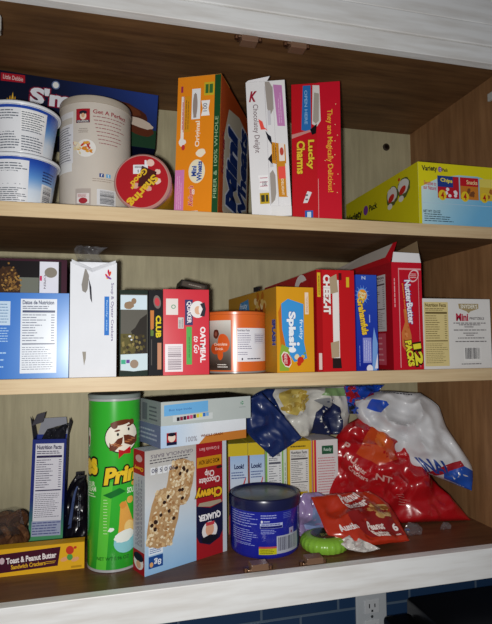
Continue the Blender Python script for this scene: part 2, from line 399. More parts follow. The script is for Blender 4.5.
# roller catches of the doors
def catch(x, z, sgn, label, group):
    o = thing('door_catch', label, 'catch', (x, .0, z), 0, group)
    m = MB(); m.box(-.017, .0005, min(0, sgn*.0035), .017, .016, max(0, sgn*.0035), '#a08068', .0008); m.build('mounting_plate', METAL, o)
    m = MB(); m.box(-.0135, -.008, min(sgn*.0036, sgn*.013), .0135, .012, max(sgn*.0036, sgn*.013), '#7a5c48', .0012); m.build('catch_housing', PLAS, o)
    for dx in (-.0195, .0195):
        m = MB(); m.lathe([(.0035, 0), (.0035, .006)], '#7d5a44', 16); m.build('screw_ear', METAL, o, loc=(dx, .004, min(0, sgn*.006)))
catch(.2105, ZT-.0002, -1, 'brown metal door catch, left one under the top rail', 'door catches')
catch(.293, ZT-.0002, -1, 'brown metal door catch, right one under the top rail', 'door catches')
catch(.2175, .0015, 1, 'brown metal door catch on the bottom rail before the blue tub', 'door catches')
catch(.306, .0015, 1, 'brown metal door catch on the bottom rail before the green container', 'door catches')
for x, z, par in ((-.163, .806, 'trim_2'), (.676, .797, 'wall_right')):
    m = MB(); m.box(-.006, -.006, -.011, .007, .003, .011, '#c8c8c4', .003); h_ = m.build('hinge_cup', PLAS, bpy.data.objects[par], loc=(x, 0, z))
    m = MB(); m.box(-.003, .0031, -.007, .003, .02, .007, '#b5b5b0', .001); m.build('hinge_arm', PLAS, h_)
m = MB(); m.lathe([(.0085, 0, '#2c2620'), (.0085, .002, '#3a3128'), (.005, .003, '#15110e')], '#2c2620', 24)
tag(m.build('cable_hole_grommet', PLAS, loc=(.6214, D, .8040), rot=(radians(90), 0, 0)), 'small dark round plug in the back panel above the yellow box', 'plug')

# ================================================================== TOP SHELF
# s'mores box at the back
c = Carton('snack_box', "dark blue s'mores cookie box lying behind the tubs and canister", 'box', (-.245, .193, .7315), (.322, .085, .105), '#141c3c', tilt=3.2)
F = c.F
rect(c.mb, F, 0, 0, 1, 1, lambda u, v: mix('#12182f', '#29408a', max(0, (u-.35)*1.8)*(.35+.65*v)), 1)
poly(c.mb, F, [(.4, 0), (1, 0), (1, .34), (.8, .3), (.6, .38), (.4, .3)], '#1f3f2a', 2)
poly(c.mb, F, [(.145, .82), (.27, .84), (.266, .975), (.142, .96)], '#b01f2e', 3)
text(c.mb, F, 'Little Debbie', .155, .86, .258, .935, '#e8c8c8', layer=4)
ell(c.mb, F, .43, .89, .022, .075, '#6a7ca8', 2); ell(c.mb, F, .43, .89, .016, .055, '#eef0ee', 3)
for k in range(5):
    u = .185+k*.013; poly(c.mb, F, [(u-.012, .3), (u+.012, .3), (u+.008, .50), (u, .54+.05*(k % 2)+.12*(k == 2)), (u-.008, .48)], '#e0a428' if k % 2 else '#f0c040', 2+.2*k)
text(c.mb, F, "S'mores", .30, .50, .80, .80, '#e9ecf5', layer=5, bold=.05, out=(.045, '#8d1f3a'))
# sandwich picture at right
for (u, v, ru, rv, cc, rr) in ((.80, .62, .15, .16, '#4a2418', -14), (.90, .44, .085, .08, '#c8b8a8', -14), (.90, .34, .085, .12, '#5a2c1a', -14), (.82, .66, .09, .08, '#64341e', -14)):
    ell(c.mb, F, u, v, ru, rv, cc, 3+.1*random.random(), rr, jag=.06)
rect(c.mb, c.R, 0, 0, 1, 1, '#1a2748', 1); rect(c.mb, c.R, 0, 0, 1, .3, '#1f3f2a', 2)
c.done()

# two bowls
def bowl(z, label, a0, barcoded):
    o = thing('cereal_bowl', label, 'tub', (-.137, .0665, z), 0, 'stacked blue and white tubs')
    m = MB(); q = 1.16
    prof = [(.0405, 0), (.0425, .002*q), (.045, .018*q), (.0485, .040*q), (.0515, .056*q), (.0525, .061*q)]
    m.lathe(prof, '#dfe2e6', 64)
    class Bowl(Cyl):
        def P(s, a, b, off):
            z_ = b; r = prof[-1][0]
            for i in range(len(prof)-1):
                if prof[i][1] <= z_ <= prof[i+1][1]:
                    t = (z_-prof[i][1])/(prof[i+1][1]-prof[i][1]); r = prof[i][0]+(prof[i+1][0]-prof[i][0])*t
            th = a/s.r0+s.a; r += off+.0002
            return Vector((r*sin(th), -r*cos(th), z_))
    F = Bowl((0, 0), .0485, 0, .0485, .061*q, a0, .0035)
    g = vgrad((0, '#e9edf0'), (.35, '#cfdcec'), (.62, '#5f95d6'), (.9, '#2450b0'), (1, '#1d3f98'))
    rect(m, F, .0, .02, 1, .99, g, 1)
    if not barcoded:
        rect(m, F, .02, .06, .80, .93, '#e3e4e8', 2); lines(m, F, .10, .10, .42, .90, 15, '#5d6470', 3, .4)
        rect(m, F, .44, .45, .79, .90, '#f0f0f0', 3); lines(m, F, .45, .47, .78, .88, 9, '#5d6470', 4, .4); lines(m, F, .45, .08, .78, .40, 6, '#5d6470', 3, .4)
    else:
        rect(m, F, .0, .04, .56, .93, '#e3e4e8', 2); lines(m, F, .05, .42, .54, .88, 9, '#5d6470', 3, .4); lines(m, F, .05, .06, .54, .38, 8, '#5d6470', 3, .4)
        barcode(m, F, .76, .10, .93, .52, 3, vert=False, n=10); lines(m, F, .76, .56, .93, .8, 4, '#20356e', 3, .5)
    m.build('bowl_body', GLOSS, o, smooth=1)
    m = MB(); z0 = .0102; m.lathe([(.0528, .0605+z0), (.0562, .0600+z0), (.0572, .0618+z0), (.0568, .0640+z0), (.0545, .0660+z0), (.050, .0665+z0)], '#e4e7ec', 64); m.build('lid', PLAS, o, smooth=1)
bowl(Z1, 'blue and white plastic tub, lower of the stacked pair', 14, True)
bowl(Z1+.0770, 'blue and white plastic tub, upper of the stacked pair', 14, False)

# oatmeal canister
o = thing('oatmeal_canister', 'tall beige oatmeal canister beside the stacked tubs', 'canister', (-.0288, .1245, Z1))
m = MB(); m.lathe([(.0575, 0), (.0580, .001), (.0580, .186)], '#cfc6bb', 72)
F = Cyl((0, 0), .0580, .016, .0580, .186, 1.8)
rect(m, F, .0, .42, .20, .92, '#e0dfe2', 1); lines(m, F, .02, .44, .19, .78, 14, '#6b6c78', 2, .35); rect(m, F, .0, .34, .19, .42, '#e6e6e6', 2)
rect(m, F, .01, .80, .19, .86, '#c9c2b8', 2)
poly(m, F, [(.24, .80), (.42, .80), (.42, .935), (.24, .935)], '#a8202c', 2); rect(m, F, .245, .80, .415, .825, '#1f2040', 3)
text(m, F, 'QUAKER', .255, .803, .405, .822, '#f0e8e0', layer=4)
ell(m, F, .33, .865, .045, .038, '#e8d7c2', 3); ell(m, F, .33, .898, .055, .018, '#222230', 4); ell(m, F, .33, .87, .024, .022, '#d8a582', 4.5)
lines(m, F, .27, .70, .40, .75, 3, '#8c8078', 3, .35, center=True)
text(m, F, 'Get A Perfect', .46, .89, .90, .93, '#9c2f3c', layer=3)
for k in range(8): lines(m, F, .46+.012*k, .85-.036*k, .92-.01*k, .875-.036*k, 1, '#a06a6c', 3, .32, words=9)
ell(m, F, .37, .555, .135, .085, '#e9e6e0', 2)
for k in range(26):
    ell(m, F, .34+random.uniform(-.12, .11), .555+random.uniform(-.05, .06), random.uniform(.02, .045), random.uniform(.008, .018), random.choice(['#c8452c', '#e0a03c', '#d9c79c', '#b5341f', '#e8d9b8', '#d98a2c']), 3+.03*k, random.uniform(0, 180), 9, .2)
rect(m, F, .55, .285, .61, .32, '#2d4a8c', 3); rect(m, F, .64, .285, .70, .32, '#6fb0dc', 3); text(m, F, 'f', .57, .29, .592, .315, '#ffffff'); text(m, F, 't', .66, .29, .68, .315, '#ffffff')
lines(m, F, .46, .235, .78, .275, 2, '#a8988c', 3, .35); barcode(m, F, .52, .02, .77, .17, 2, vert=False, bg='#dddde0')
rect(m, F, .24, .01, .44, .17, '#b8aca4', 2); poly(m, F, [(.26, .03), (.42, .03), (.42, .125), (.26, .125)], '#e6dedb', 3); ell(m, F, .34, .055, .06, .028, '#a8303a', 4); lines(m, F, .27, .085, .41, .12, 3, '#a8303a', 4, .4)
m.build('cardboard_tube', CARD, o, smooth=1)
m = MB(); m.lathe([(.0581, .1862), (.0590, .1864), (.0592, .1955), (.0582, .1975), (.055, .1973)], '#b9ae9f', 72); m.build('lid', PLAS, o, smooth=1)

# canister lying on its side, red lid to the viewer
o = thing('popcorn_canister', 'snack canister on its side with red lid facing out', 'canister', (.0432, .012, Z1+.0440))
o.rotation_euler = (0, 0, radians(-16))
m = MB(); m.lathe([(.0400, 0, '#8a4a28'), (.0405, .01, '#c9992c'), (.0405, .075, '#d2a83a'), (.0405, .10, '#7a3a20'), (.0400, .118, '#c9992c')], '#c9992c', 56)
b = m.build('canister_body', GLOSS, o, smooth=1, loc=(0, .0085, 0), rot=(radians(-90), 0, 0))
m = MB(); m.lathe([(.0415, 0), (.0438, .001), (.0438, .008), (.0415, .0105)], '#b98880', 64)
b2 = m.build('lid_rim', PLAS, o, smooth=1, loc=(0, .0095, 0), rot=(radians(90), 0, 0))
m = MB(); F = Flat((-.040, 0, -.040), (1, 0, 0), (0, 0, 1), .080, .080)
ell(m, F, .5, .5, .5, .5, '#b01c24', 0, n=56)
ell(m, F, .66, .86, .08, .065, '#e6c2b4', 2, 0, 14, .12); ell(m, F, .80, .68, .06, .05, '#e6c2b4', 2, 0, 14, .12); ell(m, F, .80, .50, .065, .06, '#e6c2b4', 2, 20, 14, .12)
ell(m, F, .38, .42, .07, .055, '#d9a090', 2, 0, 14, .12); ell(m, F, .63, .36, .06, .05, '#d9a090', 2, 0, 14, .12)
poly(m, F, [(.50, .80), (.78, .68), (.74, .42), (.42, .40), (.46, .62)], '#4a1a18', 3)
text(m, F, 'Sharing', .14, .23, .88, .43, '#e0b62c', rot=180, tilt=48, layer=5, bold=.04)
text(m, F, 'Good"', .20, .50, .66, .62, '#e0b62c', rot=180, tilt=48, layer=5, bold=.04)
b3 = m.build('lid_print', GLOSS, o, loc=(0, -.0015, 0))
m = MB(); m.box(-.0135, -.0021, .012, .009, -.0018, .026, '#e4e4e8'); m.box(.004, -.0021, .026, .007, -.0018, .033, '#e4e4e8'); Fp = Flat((-.0135, -.0021, .012), (1, 0, 0), (0, 0, 1), .0225, .014)
lines(m, Fp, .1, .6, .9, .9, 2, '#3a3a44', 1, .4, words=3); text(m, Fp, '$ 1.50', .3, .1, .8, .45, '#333340', layer=1)
m.build('price_sticker', CARD, o)

# frosted wheat cereal
c = Carton('cereal_box', 'orange wheat squares cereal box with blue lettered wide face', 'cereal box', (.0945, .0402, Z1), (.0725, .19, .226), '#d9781e', rotz=-28, tilt=2.0, group=None)
F = c.F; rect(c.mb, F, 0, 0, 1, 1, '#e88a1c', 1); rect(c.mb, F, .86, 0, 1, 1, '#1c4a28', 2); rect(c.mb, F, 0, 0, .21, .33, '#cf7fb6', 2)
lines(c.mb, F, .04, .05, .17, .30, 3, '#e8b6d8', 3, .25, rot=90)
ell(c.mb, F, .50, .315, .19, .085, '#e9dfc0', 3); text(c.mb, F, 'Mini\nWheats', .38, .245, .62, .385, '#26408a', rot=90, layer=5, bold=.03, out=(.03, '#b9c8e6'))
text(c.mb, F, "Kellogg's", .32, .07, .46, .215, '#c0203a', rot=90, layer=4, shear=.3, bold=.02, out=(.03, '#f0d8d0'))
text(c.mb, F, 'Original', .44, .49, .57, .675, '#f4ecd8', rot=90, layer=4, bold=.02)
text(c.mb, F, 'FIBER & 100% WHOLE', .885, .12, .96, .70, '#9db890', rot=90, layer=4, bold=.0)
rect(c.mb, F, .34, .69, .54, .91, '#e8e8ea', 3); ell(c.mb, F, .42, .79, .055, .09, '#9a8b84', 4); rect(c.mb, F, .385, .70, .455, .87, '#9a8b84', 4)
poly(c.mb, F, [(.56, .71), (.76, .71), (.73, .76), (.76, .82), (.56, .82), (.60, .76)], '#f2f0ee', 3); text(c.mb, F, '100', .60, .74, .70, .80, '#8a8a94', rot=90, layer=4)
rect(c.mb, F, .62, .855, .85, .95, '#c9b02c', 3); rect(c.mb, F, .65, .87, .72, .935, '#3c6a34', 4); rect(c.mb, F, .74, .87, .82, .935, '#3c6a34', 4)
rect(c.mb, F, .17, .60, .31, .86, '#d8901a', 3); rect(c.mb, F, .10, .50, .17, .86, '#f0e6e0', 3); lines(c.mb, F, .11, .62, .16, .84, 1, '#c03838', 4, .3, rot=90); lines(c.mb, F, .19, .62, .29, .84, 2, '#8a5a20', 4, .3, rot=90)
ell(c.mb, F, .14, .53, .08, .03, '#e9e4e0', 4, 20, 12, .2); ell(c.mb, F, .17, .49, .04, .02, '#c03838', 5); rect(c.mb, F, .08, .89, .13, .935, '#a03050', 3)
ell(c.mb, F, .58, .445, .11, .03, '#efe3cc', 3, 20, 14, .1); rect(c.mb, F, .35, .0, .55, .035, '#e8e0d8', 3); rect(c.mb, F, .15, .60, .165, .86, '#c0392b', 4)
R = c.R; rect(c.mb, R, 0, 0, 1, 1, '#b04a1e', 1)
poly(c.mb, R, [(.12, .06), (.3, .0), (.98, .0), (.98, .86), (.6, .9), (.25, .84), (.12, .6)], '#c9bda6', 2)
text(c.mb, R, 'Mini', .20, .12, .56, .72, '#20356e', rot=90, layer=5, bold=.06, out=(.04, '#d8dce8')); text(c.mb, R, 'Wheats', .60, .03, .92, .86, '#20356e', rot=90, layer=5, bold=.05, out=(.04, '#d8dce8'))
text(c.mb, R, "Kellogg's", .05, .32, .14, .62, '#8a2030', rot=90, layer=4)
c.done()
c.panel('top_flap', [(.0, .0, .2262), (.0725, .0, .2262), (.0725, .05, .2275), (.0, .05, .2275)], '#c98a3c')

# white chocolate flakes cereal
c = Carton('cereal_box', 'white narrow cereal box with red letter and opened side strip', 'cereal box', (.2190, .0225, Z1), (.0640, .19, .226), '#e2e0e2', rotz=-17.5, tilt=-2.2)
F = c.F; rect(c.mb, F, 0, 0, 1, 1, '#e9e7e8', 1); rect(c.mb, c.L, 0, 0, 1, 1, '#2a2b66', 1)
text(c.mb, F, 'K', .06, .85, .28, .93, '#9c1c34', rot=0, layer=4, bold=.04, shear=.35)
text(c.mb, F, 'Chocolatey Delight', .12, .47, .29, .83, '#5f4048', rot=-90, layer=4, bold=.0)
poly(c.mb, F, [(.49, .995), (.60, .995), (.68, .95), (.68, .79), (.61, .75), (.52, .79), (.50, .9)], '#a39a92', 2)
poly(c.mb, F, [(.70, .97), (.92, .96), (.95, .655), (.76, .66)], '#c583b8', 3); lines(c.mb, F, .79, .68, .89, .93, 2, '#e3b8da', 4, .3, rot=90)
poly(c.mb, F, [(.28, .72), (.38, .70), (.42, .655), (.5, .625), (.48, .64), (.33, .64)], '#f0564a', 4)
poly(c.mb, F, [(.44, .63), (.52, .60), (.58, .585), (.60, .52), (.50, .565)], '#1c1c28', 3); poly(c.mb, F, [(.47, .42), (.58, .46), (.58, .38)], '#1c1c28', 3)
poly(c.mb, F, [(.58, .545), (.93, .52), (.93, .135), (.70, .14), (.68, .38), (.58, .39)], '#d18b24', 2)
lines(c.mb, F, .6, .41, .7, .53, 2, '#8a5a1c', 3, .4, rot=90); rect(c.mb, F, .76, .40, .90, .53, '#f0e4dc', 3); ell(c.mb, F, .83, .47, .05, .03, '#c04a3c', 4)
rect(c.mb, F, .72, .27, .90, .36, '#f0564a', 4); text(c.mb, F, 'DELIGHT', .78, .15, .84, .27, '#f6e9cc', rot=-90, layer=3)
rect(c.mb, F, .90, .14, .935, .38, '#e9e2dc', 3)
poly(c.mb, F, [(.20, .305), (.45, .305), (.45, .19), (.20, .205), (.245, .25)], '#f7f5f5', 2); lines(c.mb, F, .24, .21, .44, .30, 3, '#c06a80', 3, .2); text(c.mb, F, '100', .30, .225, .41, .26, '#77707a', layer=4)
rect(c.mb, F, .22, .095, .46, .175, '#c6a528', 3); rect(c.mb, F, .25, .11, .34, .16, '#3c3a28', 4); rect(c.mb, F, .37, .11, .43, .16, '#3c3a28', 4)
poly(c.mb, F, [(.50, .315), (.58, .34), (.64, .30), (.64, .17), (.60, .12), (.50, .09)], '#a39a92', 2)
for v0, v1 in ((.67, .78), (.36, .4)): rect(c.mb, F, .52, v0, .60, v1, '#cfcdd2', 2)
rect(c.mb, F, .475, .08, .485, .96, '#b9b6bc', 2); rect(c.mb, F, .68, .07, .69, .96, '#c6c3c8', 2)
c.done(); c.panel('torn_side_strip', [(.031, -.0006, .0), (.064, -.0006, .0), (.064, -.006, .014), (.032, -.007, .016)], '#e6e4e4')
c.panel('top_flap', [(.001, .0, .2262), (.0355, .0, .2262), (.040, -.002, .233), (.004, -.001, .2285)], '#e2e0e2')

# red marshmallow cereal
c = Carton('cereal_box', 'red marshmallow cereal box with yellow lettering, beside the yellow box', 'cereal box', (.2920, .0340, Z1), (.0815, .19, .236), '#b0141f', rotz=-22, tilt=.3)
F = c.F; rect(c.mb, F, 0, 0, 1, 1, '#c01722', 1); rect(c.mb, F, .52, 0, 1, 1, '#c8152a', 2)
poly(c.mb, F, [(.24, .985), (.40, .985), (.40, .64), (.20, .66)], '#2a6db0', 3); text(c.mb, F, 'OPEN HERE', .27, .70, .33, .95, '#8fb8dc', rot=-90, layer=4)
poly(c.mb, F, [(.44, .985), (.58, .98), (.60, .72), (.52, .68), (.42, .70)], '#d9d4d0', 3); poly(c.mb, F, [(.47, .93), (.57, .92), (.56, .72), (.50, .70), (.44, .72)], '#a59c92', 4)
poly(c.mb, F, [(.38, .66), (.52, .70), (.5, .63), (.42, .62)], '#101014', 4); poly(c.mb, F, [(-.0, .63), (.40, .66), (.40, .645), (.0, .60)], '#c98a84', 3)
text(c.mb, F, 'Lucky', .30, .37, .46, .585, '#e8c438', rot=-90, layer=5, bold=.04, out=(.03, '#6a1a10')); text(c.mb, F, 'Charms', .10, .34, .27, .58, '#e8c438', rot=-90, layer=5, bold=.04, out=(.03, '#6a1a10'))
text(c.mb, F, 'They are Magically Delicious!', .70, .20, .84, .80, '#e8b43a', rot=-90, layer=5, bold=.01)
for k in range(16): ell(c.mb, F, random.uniform(.66, .94), random.uniform(.16, .84), .009, .004, '#f0d8a0', 4, 0, 6)
poly(c.mb, F, [(.22, .13), (.31, .13), (.40, .205), (.31, .215)], '#e2e0e2', 4); lines(c.mb, F, .27, .14, .33, .20, 2, '#555560', 5, .4)
rect(c.mb, F, .255, .01, .42, .075, '#2a62b4', 4); rect(c.mb, F, .30, .02, .38, .065, '#cfe0f0', 5); rect(c.mb, F, .53, .01, .54, .30, '#e0a8a4', 4)
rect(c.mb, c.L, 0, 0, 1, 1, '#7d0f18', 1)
c.done(); c.panel('top_flap', [(.045, .0, .2362), (.0815, .0, .2362), (.080, .02, .2375), (.045, .02, .2375)], '#a01420')

# yellow variety pack
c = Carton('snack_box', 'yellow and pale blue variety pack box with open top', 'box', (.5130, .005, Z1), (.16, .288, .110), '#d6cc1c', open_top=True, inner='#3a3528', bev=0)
F = c.F; rect(c.mb, F, 0, 0, 1, 1, lambda u, v: mix('#e9f2e6', '#6fb3dd', (u*.9+(1-v)*.4)), 1)
rect(c.mb, F, 0, .0, .035, 1, '#d6cc1c', 2); poly(c.mb, F, [(0, 1), (1, 1), (1, .74), (.75, .83), (.5, .83), (.25, .76), (.03, .60), (0, .6)], '#dfd41e', 2)
text(c.mb, F, 'Variety', .045, .84, .235, .95, '#20242c', layer=4, bold=.03, tilt=2); ell(c.mb, F, .27, .90, .026, .045, '#7a3f98', 4); text(c.mb, F, '12', .255, .87, .285, .925, '#e0d2ec', layer=5); text(c.mb, F, 'Pack', .30, .87, .37, .925, '#20242c', layer=4, bold=.03)
text(c.mb, F, 'Sensitive to\nour Nature!', .06, .56, .22, .70, '#c23a5c', layer=4, tilt=-3)
for u0, u1, cc, c2, c3 in ((.235, .505, '#b81e2e', '#27408a', '#e8e4e8'), (.52, .755, '#c87a2c', '#c01f2a', '#7a4a2c'), (.77, .99, '#d8b93c', '#e0cf60', '#a8642c')):
    rect(c.mb, F, u0, .44, u1, .80, cc, 3); rect(c.mb, F, u0, .62 if u0 < .5 else .66, u0+(u1-u0)*(.72 if u0 < .5 else 1), .80, c2, 4)
    for k in range(6): ell(c.mb, F, u0+(u1-u0)*random.uniform(.35, .85), random.uniform(.48, .62), .02, .03, c3, 5+.1*k, random.uniform(0, 90), 10, .15)
    ell(c.mb, F, u0+.055, .485, .05, .085, '#e2c32a', 6); text(c.mb, F, '4', u0+.035, .43, u0+.075, .54, '#b01c20', layer=7, bold=.03)
text(c.mb, F, 'Chips', .27, .68, .42, .76, '#f0e04a', layer=6, bold=.03, tilt=-4); text(c.mb, F, 'Snacks', .60, .69, .74, .76, '#f2d8a0', layer=6)
text(c.mb, F, 'NET WT 12.0 OZ', .05, .19, .26, .235, '#2a3442', layer=4, bold=.02)
for k in range(4): lines(c.mb, F, .06, .155-.035*k, .34+.05*k, .18-.035*k, 1, '#334a5c', 4, .5)
rect(c.mb, F, .04, .345, .98, .352, '#b8cfe0', 3)
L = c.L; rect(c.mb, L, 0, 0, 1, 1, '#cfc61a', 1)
for u, v in ((.70, .66), (.84, .70)):
    ell(c.mb, L, u, v, .075, .17, '#5c6230', 3, 0, 20, .08); ell(c.mb, L, u, v+.03, .062, .13, '#d9d8cf', 4, 0, 20, .08); ell(c.mb, L, u-.01, v-.03, .04, .06, '#c23226', 5, 20); ell(c.mb, L, u-.03, v-.16, .03, .05, '#d9d8cf', 4)
ell(c.mb, L, .79, .88, .012, .03, '#c23226', 4)
text(c.mb, L, 'Variety', .02, .54, .27, .74, '#20241c', layer=4, bold=.04, tilt=0); ell(c.mb, L, .33, .66, .035, .09, '#7a3f98', 4); text(c.mb, L, 'Pack', .38, .60, .50, .72, '#20241c', layer=4, bold=.03)
c.done()
c.panel('side_flap', [(.0007, .10, .110), (.0007, .262, .110), (.020, .27, .123), (.018, .11, .117)], '#a89c1a', CARD)
c.panel('front_flap', [(.001, .0012, .1095), (.158, .0012, .1095), (.150, .055, .096), (.008, .055, .096)], '#b5ab98')

# ================================================================== MIDDLE SHELF
c = Carton('cracker_box', 'glossy blue box printed with a Spanish nutrition panel', 'box', (-.255, .012, Z2), (.1945, .10, .1215), '#3b7fd0', mat=GLOSS)
F = c.F; rect(c.mb, F, 0, 0, 1, 1, lambda u, v: mix('#2f74cc', '#8fbdf0', (u-.6)*2.0*(1-abs(v-.35))+.12*(1-v)), 1)  # paler patch towards the right is flash glare painted into the blue
nutri(c.mb, F, .665, .06, .915, .93, 'Datos de Nutricion', '#e6ecf5', '#3a4468', 16)
rect(c.mb, F, .45, .62, .595, .90, '#c4d9ee', 2); lines(c.mb, F, .46, .64, .585, .88, 7, '#6f93b8', 3, .3); lines(c.mb, F, .45, .42, .59, .60, 6, '#a9cdf2', 3, .35); lines(c.mb, F, .44, .1, .59, .34, 3, '#a9cdf2', 3, .2)
c.done()
c = Carton('cookie_box', 'dark maroon cookie box lying on the glossy blue box', 'box', (-.26, .030, Z2+.1217), (.1945, .09, .0515), '#2a0f1c')
F = c.F; rect(c.mb, F, 0, 0, 1, 1, '#120c10', 1); rect(c.mb, F, .96, 0, 1, 1, '#3c1528', 2); rect(c.mb, F, 0, .94, 1, 1, '#3a1526', 2)
rect(c.mb, F, .66, .0, .80, .47, '#6f7268', 2)
poly(c.mb, F, [(.47, .02), (.49, .5), (.54, .74), (.60, .78), (.65, .6), (.67, .3), (.67, .02)], '#3a2414', 2.4)
for k in range(150): ell(c.mb, F, .60+random.gauss(0, .035), .10+abs(random.gauss(0, .25)), .009, .03, random.choice(['#4a3018', '#8a6430', '#6b4a24', '#2c1c12', '#a07a3c']), 3+.01*k, random.uniform(0, 180), 8, .25) if True else 0
rect(c.mb, F, .805, .02, .94, .93, '#e2e2ee', 5); ell(c.mb, F, .885, .62, .045, .15, '#8a8276', 6); rect(c.mb, F, .807, .38, .822, .52, '#d02060', 7)
text(c.mb, F, 'OPEN', .835, .15, .85, .55, '#77707c', rot=-90, layer=6)
c.done()

c = Carton('cracker_box', 'white soup cracker box, opened, between the blue box and the cookie tray', 'box', (-.0592, .010, Z2), (.0655, .15, .168), '#d8dae2', open_top=True)
F = c.F; rect(c.mb, F, 0, 0, 1, 1, '#e4e6ec', 1)
rect(c.mb, F, .735, .36, .84, .70, '#2f78cc', 3); text(c.mb, F, 'family size', .765, .40, .81, .67, '#a8ccf0', rot=-90, layer=4)
text(c.mb, F, 'Soup & Oyster Crackers', .865, .31, .94, .82, '#6a5a88', rot=-90, layer=4, bold=.01)
for du, dv, rr, cc in ((-.035, -.005, 35, '#d02848'), (.03, .015, -20, '#e0502c'), (0, .03, 5, '#c02040'), (.01, -.02, 60, '#8a3fa0')): ell(c.mb, F, .82+du, .885+dv, .022, .024, cc, 4, rr)
ell(c.mb, F, .80, .865, .03, .012, '#e8b030', 3)
c.mb.c[:] = c.mb.c
c.done()
for pts, nm in (([(.002, -.0008, .166), (.031, -.0012, .153), (.064, -.0008, .167), (.064, -.003, .171), (.030, -.007, .158), (.002, -.003, .171)], 'front_flap'),): c.panel(nm, pts, '#dcdee4', CARD)
F = c.F
for nm, P_, cc in (('torn_notch', [(.32, .955), (.40, .88), (.37, .76), (.33, .73), (.26, .745), (.24, .80), (.28, .88)], '#8f8a84'), ('torn_slit', [(.39, .86), (.45, .78), (.47, .64), (.43, .68)], '#34343c'), ('torn_notch', [(.27, .22), (.35, .22), (.345, .16), (.31, .10)], '#a09a90')):
    m = MB(); poly(m, F, P_, cc, 3); m.build(nm, KRAFT, c.t)
bg = Bag([(.016, .140), (.012, .165), (.002, .190), (.006, .199)], [(.050, .140), (.050, .165), (.040, .186), (.052, .197)], .03, seed=3, crinkle=.012, cs=60)
m = MB(); bg.surface(m, '#9a9ca4', 26, 26); b = m.build('clear_inner_bag', CLEAR, c.t, smooth=1, loc=(0, .035, 0))

c = Carton('cookie_box', 'dark green framed cookie box with a see-through window', 'box', (.0108, .012, Z2), (.0412, .14, .128), '#12281c')
F = c.F; rect(c.mb, F, 0, 0, 1, 1, '#10241a', 1); rect(c.mb, F, .04, .06, .99, .95, '#5d5a52', 2)
rect(c.mb, F, .04, .24, .97, .49, '#5c5426', 3); poly(c.mb, F, [(.97, .24), (.97, .72), (.72, .66), (.55, .56), (.40, .52), (.52, .40), (.60, .24)], '#221c16', 4)
for k in range(40): ell(c.mb, F, random.uniform(.1, .9), random.uniform(.26, .47), .05, .018, random.choice(['#4c4318', '#6b6030', '#332812', '#8a7a44']), 4.2+.02*k, random.uniform(0, 180), 8, .25)
ell(c.mb, F, .36, .46, .05, .012, '#dfe2ea', 6); ell(c.mb, F, .42, .42, .035, .01, '#dfe2ea', 6)
rect(c.mb, F, .03, .77, .97, .94, '#cfe0ea', 6); ell(c.mb, F, .33, .82, .17, .045, '#94795f', 7, 8, 14, .1); ell(c.mb, F, .50, .87, .09, .035, '#94795f', 7.2, 0)
poly(c.mb, F, [(.04, .07), (.5, .055), (.99, .07), (.99, .26), (.04, .25)], '#cfe0e6', 6); ell(c.mb, F, .52, .14, .15, .05, '#9c8774', 7); rect(c.mb, F, .06, .14, .22, .19, '#3fae8a', 7); rect(c.mb, F, .24, .15, .36, .19, '#6a3f98', 7)
c.done()
c = Carton('cracker_box', 'black club cracker box end with upright yellow lettering', 'box', (.0531, .012, Z2), (.0212, .13, .1285), '#0c0c10')
F = c.F; rect(c.mb, F, 0, 0, 1, 1, '#0e0e14', 1); text(c.mb, F, 'CLUB', .50, .44, .88, .70, '#e0c81c', rot=-90, layer=4, bold=.05)
ell(c.mb, F, .60, .86, .26, .08, '#7a6a66', 2, 8); ell(c.mb, F, .60, .86, .18, .05, '#c8404a', 3, 8)
poly(c.mb, F, [(.12, .76), (.38, .76), (.36, .55), (.14, .52)], '#c87a3c', 2); poly(c.mb, F, [(.14, .54), (.36, .52), (.34, .46), (.14, .46)], '#5f7a34', 3); rect(c.mb, F, .62, .07, .90, .38, '#c48a6a', 2)
rect(c.mb, F, .18, .12, .24, .42, '#55504c', 2)
c.done()

c = Carton('oatmeal_box', 'red oatmeal bar box with a man in a black hat', 'box', (.0747, .010, Z2), (.0700, .12, .1300), '#c0202e', mat=GLOSS)
F = c.F; rect(c.mb, F, 0, 0, 1, 1, '#d42a3c', 1)
barcode(c.mb, F, .04, .04, .42, .36, 3, vert=False, bg='#efe4e8', fg='#8a7a84')
rect(c.mb, F, .06, .70, .32, .89, '#e8dcd8', 3); ell(c.mb, F, .22, .795, .05, .025, '#6aa080', 4); ell(c.mb, F, .22, .795, .03, .015, '#e8dcd8', 4.5); rect(c.mb, F, .32, .54, .44, .67, '#cfc8c6', 3); lines(c.mb, F, .33, .55, .43, .66, 3, '#6a6468', 4, .4, rot=90)
rect(c.mb, F, .47, .58, .64, .88, '#2c2a64', 3); text(c.mb, F, 'QUAKER', .50, .60, .61, .86, '#f0e8ea', rot=-90, layer=5, bold=.03)
ell(c.mb, F, .75, .765, .17, .10, '#ece8e6', 3.5); poly(c.mb, F, [(.80, .69), (.90, .68), (.93, .77), (.90, .85), (.80, .83), (.86, .77)], '#20202c', 5); ell(c.mb, F, .755, .755, .075, .05, '#e0b090', 4.5); ell(c.mb, F, .80, .76, .03, .045, '#f2efec', 5)
rect(c.mb, F, .50, .12, .62, .56, '#4fae4a', 3); lines(c.mb, F, .53, .2, .59, .5, 1, '#2c7a34', 4, .3, rot=90)
text(c.mb, F, 'OATMEAL', .80, .14, .92, .56, '#f5eef0', rot=-90, layer=5, bold=.04); text(c.mb, F, 'to Go', .66, .25, .78, .45, '#f5eef0', rot=-90, layer=5, shear=.3)
c.done()
c = Carton('chocolate_bar_box', 'flat dark box resting on top of the red oatmeal box', 'box', (.1040, .040, Z2+.1388), (.043, .06, .011), '#2c2622', tilt=12)
